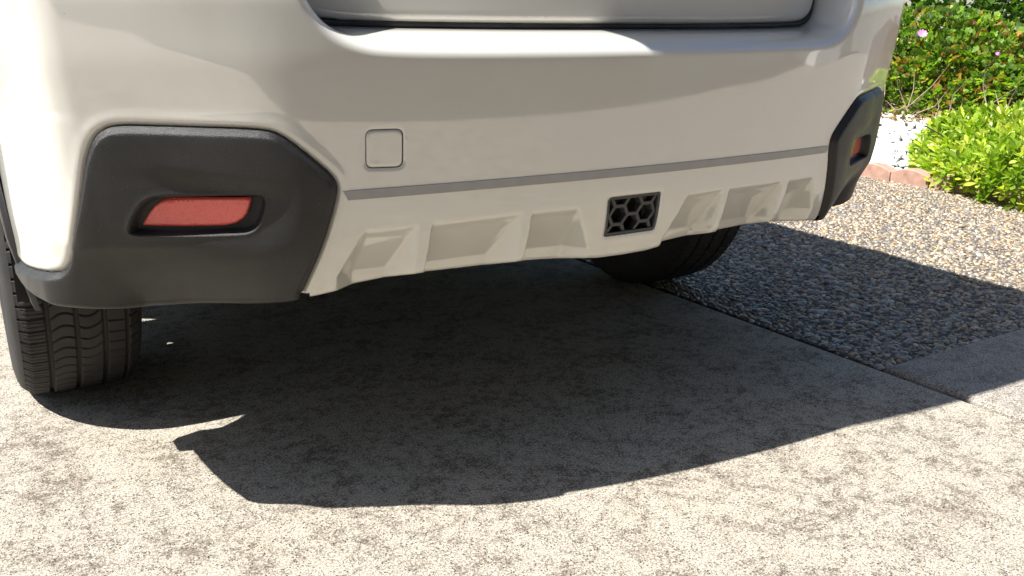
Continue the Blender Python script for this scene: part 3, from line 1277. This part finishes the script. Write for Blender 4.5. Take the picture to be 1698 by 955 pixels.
q = hexgrid(.2, 4.2, .28, 1.05, .04)
q = q[sdf(SPn, q) < -.012]
PP, FF, L = tri_mesh(SPn, [], q)
for sgn in (-1, 1):
    x = side_x(PP[:, 0], PP[:, 1]) * sgn
    V = np.stack([x, PP[:, 0], PP[:, 1]], 1)
    so_ = mobj("body_side", V, FF if sgn > 0 else FF[:, ::-1], M_paint, car)
    # wheel arch trims: charcoal bands
    for yc in (AXR, AXF):
        rows = []
        a1 = math.pi + .10
        for (dr, dx) in ((.062, .002), (.058, .010), (.012, .013), (.0, .004), (-.012, -.04)):
            row = []
            for t in np.linspace(-.06, a1, 50):
                y = yc + (WR + dr) * math.cos(t)
                z = .33 + (WR + dr) * math.sin(t)
                row.append((sgn * (float(side_x(y, z)) + dx), y, z))
            rows.append(row)
        V, F = strip_mesh(rows)
        mobj("wheel_arch_trim", V, F, M_plastic, car)
    # sill, drawn lower than a real one to block light under the car
    rows = []
    for (dx, z) in ((.0, .40), (.012, .395), (.008, .20), (-.08, .165)):
        rows.append([(sgn * (.846 + dx), y, z) for y in np.linspace(AXR + WR - .01, AXF - WR + .01, 14)])
    V, F = strip_mesh(rows)
    mobj("lowered_sill_trim", V, F, M_plastic, car)
    # side glass and pillars
    rows = []
    for (t, x) in ((0, .822), (.3, .78), (.65, .735), (1., .665)):
        z0, z1 = 1.02, 1.515
        row = []
        for w_ in np.linspace(0, 1, 20):
            y = (1 - t) * (.30 + w_ * 3.0) + t * (SPY + .36 + w_ * 2.25)
            row.append((sgn * x, y, z0 + (z1 - z0) * t))
        rows.append(row)
    V, F = strip_mesh(rows)
    mobj("side_window", V, F, M_glass, car)
    # rear quarter pillar between side glass and rear window, curves to the gate
    rows = []
    for k, t in enumerate(np.linspace(0, 1, 9)):
        z = .94 + (1.50 - .94) * t
        row = []
        p0 = np.array((sgn * np.interp(t, [0, .2, 1], [.825, .81, .60]), .34 + (.50 - .34) * t, z))
        p2 = np.array((sgn * np.interp(t, [0, 1], [.528, .53]), float(gate_face(.53, z)) + .012, z))
        p1 = np.array((sgn * np.interp(t, [0, .2, 1], [.80, .77, .57]), .19 + .19 * t ** 1.2, z))
        for w_ in np.linspace(0, 1, 9):
            row.append(tuple((1 - w_) ** 2 * p0 + 2 * w_ * (1 - w_) * p1 + w_ ** 2 * p2))
        rows.append(row)
    V, F = strip_mesh(rows)
    mobj("rear_pillar", V, F, M_paint, car)
    # tail light above the bumper corner
    rows = []
    for k, t in enumerate(np.linspace(0, 1, 6)):
        z = .955 + .15 * t
        row = []
        for w_ in np.linspace(0, 1, 12):
            xx = .545 + .265 * w_ - .03 * t
            yy = float(np.interp(xx, PC[:, 0], PC[:, 1])) + .12 + .12 * t + .02 * (k in (0, 5))
            row.append((sgn * xx, yy, z))
        rows.append(row)
    V, F = strip_mesh(rows)
    mobj("tail_light", V, F, simple("tail_light_red", (.35, .015, .012), .08, coat=.8), car)

# floor pan with extra low boxes blocking light under the car, muffler, axle beam
def underbody():
    m = MB()
    m.add(*boxdata(-.60, .60, .27, 4.2, .36, .42))
    m.add(*boxdata(-.80, .80, AXR + WR + .03, AXF - WR - .03, .19, .36))
    m.add(*boxdata(-.62, .62, 1.0, 3.1, .185, .37))
    m.add(*boxdata(-.62, .62, .72, 1.0, .24, .36))
    m.add(*boxdata(-.52, .52, .20, .36, .40, .50))
    m.add(*boxdata(-.56, .56, .118, .21, .389, .415))
    m.add(*boxdata(-.50, .50, .40, .74, .30, .362))
    return m.build("floor_pan_light_block", M_under, car, smooth=False)
underbody()
for sgn in (-1, 1):
    for yc in (AXR, AXF):
        rows = []
        for x in (.855, .60):
            rows.append([(sgn * x, yc + (WR + .012) * math.cos(t), .33 + (WR + .012) * math.sin(t)) for t in np.linspace(-.1, math.pi + .1, 28)])
        rows.append([(sgn * .598, yc + (WR + .012) * .02 * math.cos(t), .33 + .02 * math.sin(t)) for t in np.linspace(-.1, math.pi + .1, 28)])
        V, F = strip_mesh(rows)
        mobj("wheel_well", V, F, M_under, car)
m = MB()
m.tube([(-.30, .80, .30), (.30, .80, .30)], .085, 20)
m.build("muffler", M_under, car)
m = MB()
m.tube([(-.64, .86, .33), (.64, .86, .33)], .030, 12)
m.build("suspension_beam", M_under, car)


# ---- wheels with a real tread
def make_wheel(name, xc, yc, sgn, fine):
    w = empty(name)
    w.location = (xc, yc, .3345)
    w.parent = car
    w.matrix_parent_inverse = car.matrix_basis.inverted()
    R = .339
    HW = .1135
    # angle measured from -y (rear), positive downwards
    if fine:
        th = np.concatenate([np.arange(-.12, 1.66, .0042), np.linspace(1.66, 2 * math.pi - .12, 120)[:-1]])
    else:
        th = np.linspace(0, 2 * math.pi, 160)[:-1]
    xw = np.concatenate([np.linspace(-.098, .098, 131 if fine else 40)])
    # tread
    TH, XW = np.meshgrid(th, xw, indexing='ij')
    ax = np.abs(XW)
    crown = -.006 * (ax / .098) ** 2 - .010 * sstep(.082, .1, ax)
    dep = np.zeros_like(XW)
    for gx_, gw in ((-.052, .0042), (-.006, .0040), (.040, .0042), (.078, .0028)):
        dep = np.maximum(dep, .0075 * (1 - sstep(gw * .7, gw * 1.25, np.abs(XW - gx_))))
    arc = TH * R
    # lateral sipes: curved in the middle ribs, straight in the shoulders
    def sipes(pitch, phase, half, curve, mask, d_):
        ph = (arc + curve(XW) + phase) / pitch
        f = np.abs(ph - np.round(ph)) * pitch
        return d_ * (1 - sstep(half * .6, half * 1.5, f)) * mask
    rib1 = ((XW > -.052) & (XW < -.006)).astype(float)
    rib2 = ((XW > -.006) & (XW < .040)).astype(float)
    rib3 = ((XW > .040) & (XW < .078)).astype(float)
    sh1 = (XW < -.052).astype(float)
    sh2 = (XW > .078).astype(float)
    c1 = lambda x: .012 * np.cos((x + .029) / .046 * math.pi) + .16 * (x + .029)
    c2_ = lambda x: -.012 * np.cos((x - .017) / .046 * math.pi) + .22 * (x - .017)
    c3_ = lambda x: -.15 * (x - .06)
    dep = np.maximum(dep, sipes(.027, 0, .0016, c1, rib1, .006))
    dep = np.maximum(dep, sipes(.027, .012, .0016, c2_, rib2, .006))
    dep = np.maximum(dep, sipes(.027, .006, .0013, c3_, rib3, .005))
    dep = np.maximum(dep, sipes(.0092, 0, .0008, lambda x: .06 * (x + .075), sh1 * (XW > -.090), .0035))
    dep = np.maximum(dep, sipes(.027, .004, .0017, lambda x: .10 * (x + .075), sh1, .006))
    dep = np.maximum(dep, sipes(.027, .010, .0016, lambda x: -.12 * (x - .09), sh2, .006))
    RR = R + crown - dep
    V = np.stack([XW * (-sgn) * -1 if False else XW, -RR * np.cos(TH), -RR * np.sin(TH)], 2).reshape(-1, 3)
    nT, nX = TH.shape
    i = np.arange(nT)[:, None]
    j = np.arange(nX - 1)[None]
    i2 = (i + 1) % nT
    F = np.stack([i * nX + j, i * nX + j + 1, i2 * nX + j + 1, i2 * nX + j], 2).reshape(-1, 4)
    # flatten at the contact patch
    V[:, 2] = np.maximum(V[:, 2], -.3338)
    ty = bigmesh("tyre", V, F, M_tyre, None, None)
    ty.parent = w
    # side walls
    prof = [(.098, R - .0160), (.104, R - .024), (.1085, R - .036), (.1125, R - .060), (.1130, R - .080), (.109, R - .105), (.100, R - .120)]
    V, F = [], []
    n = 120
    for sd in (-1, 1):
        b0 = len(V)
        for (x, r) in prof:
            for k in range(n):
                t = 2 * math.pi * k / n
                rr = r + (.0012 * (k % 2) if x in (.104,) else 0)
                V.append((sd * x, -rr * math.cos(t), max(-rr * math.sin(t), -.3338)))
        for r in range(len(prof) - 1):
            for k in range(n):
                q = (b0 + r * n + k, b0 + r * n + (k + 1) % n, b0 + (r + 1) * n + (k + 1) % n, b0 + (r + 1) * n + k)
                F.append(q if sd > 0 else q[::-1])
    sw = mobj("sidewall", V, F, M_tyre)
    sw.parent = ty
    # rim: barrel and five twin spokes
    m = MB()
    n = 60
    pr = [(.100, .222), (.095, .214), (.03, .195), (-.095, .205), (-.1, .222)]
    V, F = [], []
    for (x, r) in pr:
        for k in range(n):
            t = 2 * math.pi * k / n
            V.append((sgn * x, r * math.cos(t), r * math.sin(t)))
    for r in range(len(pr) - 1):
        for k in range(n):
            F.append((r * n + k, r * n + (k + 1) % n, (r + 1) * n + (k + 1) % n, (r + 1) * n + k))
    m.add(V, F)
    for k in range(5):
        for off in (-.16, .16):
            t = 2 * math.pi * k / 5
            a = Vector((sgn * .075, .05 * math.cos(t + off * 2), .05 * math.sin(t + off * 2)))
            b_ = Vector((sgn * .090, .212 * math.cos(t + off), .212 * math.sin(t + off)))
            m.tube([a, (a + b_) / 2, b_], .015, 8)
    m.tube([(sgn * .06, 0, 0), (sgn * .092, 0, 0)], .062, 24)
    rim = m.build("rim", M_alloy)
    rim.parent = w
    m = MB()
    m.tube([(-sgn * .02, 0, 0), (sgn * .0, 0, 0)], .14, 32)
    d = m.build("brake_disc", M_steel)
    d.parent = w
    return w


make_wheel("wheel", -.760, AXR, -1, True)
make_wheel("wheel", .790, AXR + .02, 1, True)
make_wheel("wheel", -.765, AXF, -1, False)
make_wheel("wheel", .765, AXF, 1, False)


# ------------------------------------------------------------------ brick edging (scalloped) beside the aggregate
M_brick = simple("terracotta", (.36, .215, .16), .85, var=.25, vs=25, bmp=.6, bs=220)
edging = empty("brick_edging", (2.93, 1.7, 0))
tag(edging, "low row of pinkish scalloped bricks edging the white stones", "edging")
bv, bf = [], []
nsg = 9
L_ = .200
for k in range(nsg + 1):
    t = k / nsg
    y = -L_ / 2 + L_ * t
    z = .044 + .022 * math.sin(math.pi * t)
    for (x, zz) in ((-.032, -.06), (-.032, z - .004), (-.028, z), (.028, z), (.032, z - .004), (.032, -.06)):
        bv.append((x, y, zz))
for k in range(nsg):
    for j in range(6):
        a, b_ = k * 6 + j, k * 6 + (j + 1) % 6
        bf.append((a, b_, b_ + 6, a + 6))
bf += [tuple(range(6))[::-1], tuple(nsg * 6 + j for j in range(6))]
bme = bpy.data.meshes.new("brick")
bme.from_pydata(bv, [], bf)
bme.materials.append(M_brick)
for k in range(26):
    o = bpy.data.objects.new("brick", bme)
    y = -1.57 + k * .206
    o.location = (random.uniform(-.005, .005), y, random.uniform(-.004, .004))
    o.rotation_euler = (random.uniform(-.03, .03), random.uniform(-.05, .05), random.uniform(-.04, .04))
    o.parent = edging
    COL.objects.link(o)

# ------------------------------------------------------------------ white stones
M_stone = simple("white_marble_stone", (.62, .61, .585), .7, var=.28, vs=18, bmp=.4, bs=90)
T, TF = dome_template(8, 3)
sv, sf = [], []
cnt = 0
for k in range(5200):
    x = 2.98 + 2.75 * rng.random()
    y = Y1 + .02 + 4.4 * rng.random()
    r = rng.uniform(.016, .036)
    v = T * np.array([r * rng.uniform(.8, 1.3), r * rng.uniform(.7, 1.), r * rng.uniform(.5, .9)])
    v *= 1 + .10 * rng.standard_normal((len(T), 1))
    a = rng.uniform(0, 6.28)
    v = np.stack([v[:, 0] * math.cos(a) - v[:, 1] * math.sin(a), v[:, 0] * math.sin(a) + v[:, 1] * math.cos(a), v[:, 2]], 1)
    zg = .05 * max(0, x - 4.9)
    sv.append(v + np.array([x, y, -.008 + rng.uniform(-.004, .024) + zg]))
    sf.append(TF + cnt * len(T))
    cnt += 1
stones = bigmesh("white_stones", np.concatenate(sv), np.concatenate(sf), M_stone)
tag(stones, "loose white marble stones covering the bed behind the brick edging", "stones", kind="stuff")


# ------------------------------------------------------------------ plants
def leaf_shape(kind):
    if kind == "obovate":
        V = [(0, 0, 0), (.10, .30, .03), (.19, .66, .05), (.12, .93, .02), (0, 1., -.01), (-.12, .93, .02), (-.19, .66, .05), (-.10, .30, .03), (0, .5, -.02)]
        F = [(0, 1, 8), (1, 2, 8), (2, 3, 8), (3, 4, 8), (4, 5, 8), (5, 6, 8), (6, 7, 8), (7, 0, 8)]
    elif kind == "lobed":       # geranium leaf: five lobes
        V = [(0, 0, 0)]
        n = 11
        for k in range(n):
            a = math.radians(-60 + 300 * k / (n - 1)) - math.radians(60)
            r = .52 if k % 2 == 0 else .40
            V.append((r * math.cos(a), .45 + r * math.sin(a), .10 * (1 if k % 2 else -.3)))
        V.append((0, .45, -.08))
        F = [(k, k + 1, n + 1) for k in range(1, n)] + [(0, 1, n + 1), (n, 0, n + 1)]
    else:                        # needle / ivy blade
        V = [(0, 0, 0), (.09, .4, .02), (0, 1, 0), (-.09, .4, .02)]
        F = [(0, 1, 2), (0, 2, 3)]
    return np.array(V, float), np.array(F)


def leaves(kind, pos, dirs, size, cols):
    """place leaves at pos (n,3) pointing along dirs (n,3)"""
    T, TF = leaf_shape(kind)
    n = len(pos)
    d = dirs / np.linalg.norm(dirs, axis=1)[:, None]
    rnd = rng.standard_normal((n, 3))
    upv = np.array([0, 0, 1.]) + .5 * rnd
    a = np.cross(d, upv)
    a /= np.linalg.norm(a, axis=1)[:, None] + 1e-9
    b_ = np.cross(a, d)
    V = pos[:, None] + size[:, None, None] * (T[None, :, 0:1] * a[:, None] + T[None, :, 1:2] * d[:, None] + T[None, :, 2:3] * b_[:, None])
    F = (TF[None] + (np.arange(n) * len(T))[:, None, None]).reshape(-1, 3)
    return V.reshape(-1, 3), F, np.repeat(cols, len(T), 0)


def pick(pal, n, jit=.18):
    pal = np.array(pal)
    return pal[rng.integers(0, len(pal), n)] * rng.uniform(1 - jit, 1 + jit, (n, 1))


M_leaf1 = make_leaf("glossy_leaf", None, .33, .32)
M_leaf2 = make_leaf("soft_leaf", None, .42, .45)
M_stem = simple("woody_stem", (.15, .105, .07), .9, var=.4, vs=30)
M_dead = simple("dry_stem", (.30, .22, .15), .9, var=.4, vs=30)


def mound_points(n, c, r, seed_lumps=9):
    """points in the outer shell of a lumpy mound; returns positions and outward dirs"""
    u_ = rng.standard_normal((n, 3))
    u_[:, 2] = np.abs(u_[:, 2]) * .9
    u_ /= np.linalg.norm(u_, axis=1)[:, None]
    lump = np.zeros(n)
    for k in range(seed_lumps):
        L = rng.standard_normal(3); L[2] = abs(L[2]); L /= np.linalg.norm(L)
        lump += .16 * np.exp(-((1 - u_ @ L) / .10)) - .02
    rad = (1 + lump) * (1 - .34 * rng.random(n) ** 1.8)
    return c + u_ * r * rad[:, None], u_


def rosette_bush(name, c, r, nros, lsize, pal, label, matr):
    root = empty(name, (c[0], c[1], 0))
    tag(root, label, "shrub")
    pos, dr = mound_points(nros, np.array([c[0], c[1], 0.0]), np.array(r))
    ok = pos[:, 2] > .015
    pos, dr = pos[ok], dr[ok]
    P, D, Z, C_ = [], [], [], []
    for q, d in zip(pos, dr):
        ax = d + np.array([0, 0, .55]) + .3 * rng.standard_normal(3)
        ax /= np.linalg.norm(ax)
        a = np.cross(ax, rng.standard_normal(3)); a /= np.linalg.norm(a)
        b_ = np.cross(ax, a)
        n = rng.integers(6, 10)
        cc = pick(pal, 1)[0]
        for k in range(n):
            w = 2.4 * k
            op = .35 + .75 * (1 - k / n)
            P.append(q - ax * .02 * (1 - k / n)); D.append(ax * math.cos(op) + (a * math.cos(w) + b_ * math.sin(w)) * math.sin(op))
            Z.append(lsize * rng.uniform(.7, 1.2)); C_.append(cc * rng.uniform(.8, 1.2) * (np.array([1.18, 1.10, .8]) if k > n - 4 else 1))
    V, F, C2 = leaves("obovate", np.array(P), np.array(D), np.array(Z), np.array(C_))
    f = bigmesh("crown", V, F, matr, C2, root)
    m = MB()
    for k in range(26):
        a = rng.uniform(0, 6.28)
        q = np.array([c[0], c[1], -.02]) + np.array([math.cos(a) * r[0], math.sin(a) * r[1], 0]) * rng.uniform(0, .25)
        e = np.array([c[0], c[1], 0]) + np.array([math.cos(a) * r[0], math.sin(a) * r[1], 0]) * rng.uniform(.3, .85) + np.array([0, 0, r[2] * rng.uniform(.4, .8)])
        m.tube([q, (q + e) / 2 + rng.normal(0, .02, 3), e], .008, 6, .003)
    tag(m.build("stem", M_stem, root), kind="stuff")
    return root


rosette_bush("pittosporum_shrub", (3.40, 1.12), (.66, .80, .35), 2900, .048,
             [(.26, .36, .045), (.20, .31, .035), (.34, .42, .06), (.15, .25, .03), (.42, .46, .10)],
             "low bright yellow-green glossy-leaved shrub at the edge of the pebbled paving", M_leaf1)


def lobed_bush(name, c, r, nl, lsize, pal, label, z0=0., flowers=0, dead=14, kind="lobed", cat="shrub", shell=.34):
    root = empty(name, (c[0], c[1], 0))
    tag(root, label, cat)
    pos, dr = mound_points(nl, np.array([c[0], c[1], z0]), np.array(r), 16)
    ok = pos[:, 2] > z0 + .03
    pos, dr = pos[ok], dr[ok]
    # leave ragged gaps
    g_ = np.sin(pos[:, 0] * 9 + 2 * np.sin(pos[:, 2] * 11)) + np.sin(pos[:, 1] * 8 + pos[:, 2] * 13)
    k = g_ > -.85
    pos, dr = pos[k], dr[k]
    d = dr + np.array([0, 0, .3]) + .55 * rng.standard_normal(dr.shape)
    V, F, C2 = leaves(kind, pos, d, lsize * rng.uniform(.6, 1.25, len(pos)), pick(pal, len(pos), .25))
    bigmesh("crown", V, F, M_leaf2, C2, root)
    m = MB()
    for k in range(34):
        a = rng.uniform(0, 6.28)
        q = np.array([c[0], c[1], z0 - .03]) + np.array([math.cos(a) * r[0], math.sin(a) * r[1], 0]) * rng.uniform(.1, .6)
        e = np.array([c[0], c[1], z0]) + np.array([math.cos(a) * r[0], math.sin(a) * r[1], 0]) * rng.uniform(.5, .95) + np.array([0, 0, r[2] * rng.uniform(.3, .85)])
        m.tube([q, (q + e) / 2 + rng.normal(0, .05, 3), e], .011, 6, .003)
    tag(m.build("stem", M_stem, root), kind="stuff")
    if dead:
        m = MB()
        for k in range(dead):
            a = rng.uniform(3.0, 4.6)
            q = np.array([c[0] + math.cos(a) * r[0] * 1.0, c[1] + math.sin(a) * r[1] * 1.0, z0 + rng.uniform(0, .1)])
            e = q + rng.normal(0, .12, 3) + np.array([0, 0, rng.uniform(.05, .3)])
            m.tube([q, (q + e) / 2 + rng.normal(0, .02, 3), e], .005, 5, .002)
        tag(m.build("dry_twig", M_dead, root), kind="stuff")
    return root


pal_g = [(.13, .24, .03), (.18, .30, .035), (.25, .36, .05), (.10, .18, .025), (.15, .26, .03), (.22, .32, .04), (.30, .34, .05), (.17, .28, .03), (.06, .11, .02), (.08, .14, .02), (.38, .22, .06), (.24, .13, .05)]
ger = lobed_bush("geranium_shrub", (6.30, 3.75), (1.15, 1.5, .78), 15000, .058, pal_g, "sprawling light green geranium bush with a pink flower behind the white stones", 0., dead=60)
lobed_bush("geranium_shrub", (5.70, 5.30), (1.0, 1.2, 1.05), 9000, .060, pal_g[:6], "green leafy bush right behind the car's rear corner", 0., dead=25)
lobed_bush("ground_cover_shrub", (8.6, 4.9), (1.7, 1.9, 1.25), 9000, .085, [(.06, .12, .02), (.09, .17, .025), (.05, .09, .02)], "dark green bush at the top behind the geranium", .1, dead=0)
lobed_bush("heather_shrub", (7.6, 2.55), (.75, .9, .50), 4200, .06, [(.20, .10, .05), (.16, .07, .035), (.12, .10, .04), (.26, .15, .07)], "reddish brown dry bush at the right edge above the bright shrub", .06, dead=30, kind="blade")
# dry leaf litter at the foot of the geranium
nl = 2600
lp = np.stack([rng.uniform(4.95, 5.75, nl), rng.uniform(1.9, 4.6, nl), rng.uniform(.005, .05, nl)], 1)
lp[:, 2] += .16 * np.clip(lp[:, 0] - 5.15, 0, 1) * rng.random(nl)
ld = rng.standard_normal((nl, 3)) * np.array([1, 1, .35])
V, F, C2 = leaves("obovate", lp, ld, rng.uniform(.03, .06, nl), pick([(.22, .13, .07), (.30, .19, .10), (.15, .09, .05), (.36, .27, .16)], nl))
litter = bigmesh("leaf_litter", V, F, M_leaf2, C2)
tag(litter, "dry brown leaf litter between the white stones and the geranium", "leaves", kind="stuff")
# pink flower
M_pink = simple("pink_petal", (.72, .22, .62), .5)
M_yel = simple("yellow_leaf", (.75, .48, .04), .5)


def flower(loc, size, matr):
    V, F = [], []
    for k in range(9):
        a = 2 * math.pi * k / 9
        t = size * .95
        ca, sa = math.cos(a), math.sin(a)
        b0 = len(V)
        for (r, w, z) in ((.05, .05, 0), (.6, .26, .12), (1., .16, .30), (1., -.16, .30), (.6, -.26, .12), (.05, -.05, 0)):
            V.append(((r * ca - w * sa) * t, (r * sa + w * ca) * t, z * t))
        F += [(b0, b0 + 1, b0 + 4, b0 + 5), (b0 + 1, b0 + 2, b0 + 3, b0 + 4)]
    o = mobj("flower", V, F, matr)
    o.parent = ger
    o.matrix_parent_inverse = ger.matrix_basis.inverted()
    o.location = loc
    o.rotation_euler = (.9, 0, -.7)
    return o


flower((5.30, 3.31, .633), .036, M_pink)
flower((5.30, 3.54, .592), .026, M_yel)
flower((5.55, 2.86, .505), .016, M_pink)


# ------------------------------------------------------------------ house behind the photographer (seen mirrored in the paint)
M_stucco = simple("beige_stucco", (.42, .365, .29), .9, var=.08, vs=6, bmp=.5, bs=120)
M_gdoor = simple("garage_door_paint", (.60, .56, .48), .6, var=.05, vs=4)
M_inside = simple("garage_inside", (.22, .19, .15), .9, var=.15, vs=3)
M_dark = simple("dark_trim", (.09, .075, .06), .7)
HY = -2.80
house = empty("garage_house", (0, HY, 0))
tag(house, "beige stucco garage behind the viewer, mirrored faintly in the bumper paint", "house")
box("wall", -7.5, -2.6, HY - .25, HY, 0, 2.75, M_stucco, house)
box("wall", 2.25, 9.5, HY - .25, HY, 0, 2.75, M_stucco, house)
box("wall", -2.6, 2.25, HY - .25, HY, 2.2, 2.75, M_stucco, house)
box("roof", -7.9, 9.9, HY - 6.5, HY + .62, 2.75, 2.95, M_dark, house)
box("wall", -2.8, -2.62, HY - 6.0, HY - .26, 0, 2.6, M_inside, house)
box("wall", 2.27, 2.45, HY - 6.0, HY - .26, 0, 2.6, M_inside, house)
box("wall", -2.8, 2.45, HY - 6.2, HY - 6.0, 0, 2.6, M_inside, house)
box("ceiling", -2.6, 2.25, HY - 6.0, HY - .26, 2.5, 2.6, M_inside, house)
gf = box("garage_floor", -2.6, 2.25, HY - 6.0, HY - .035, -.08, -.001, M_conc2)
tag(gf, kind="structure")
for x in (-2.6, 2.25):
    box("door_jamb", x - .06, x + .06, HY - .04, HY + .05, 0, 2.26, M_dark, house)
box("door_lintel", -2.54, 2.19, HY - .04, HY + .05, 2.2, 2.30, M_dark, house)
# hose coil on the wall, a white storage box beyond it
M_hose = simple("pale_hose", (.50, .62, .52), .4)
hm = MB()
for k in range(5):
    ring = []
    for t in np.linspace(0, 2 * math.pi, 40):
        ring.append((2.95 + (.26 + .03 * k) * math.cos(t) * .75, HY + .05 + .018 * k, .72 - .06 * k + (.42 + .03 * k) * math.sin(t)))
    hm.tube(ring, .012, 8)
hose = hm.build("garden_hose", M_hose)
tag(hose, "pale green garden hose coiled on the garage wall behind the viewer", "hose")
M_cab = simple("white_cabinet_paint", (.78, .78, .77), .5)
cab = empty("storage_box", (5.9, HY + .3, 0))
tag(cab, "white storage box standing against the garage wall behind the viewer", "box")
box("body", 5.35, 6.45, HY + .04, HY + .55, 0.0, .78, M_cab, cab, .02)
box("lid", 5.32, 6.48, HY + .02, HY + .58, .785, .85, M_cab, cab, .02)
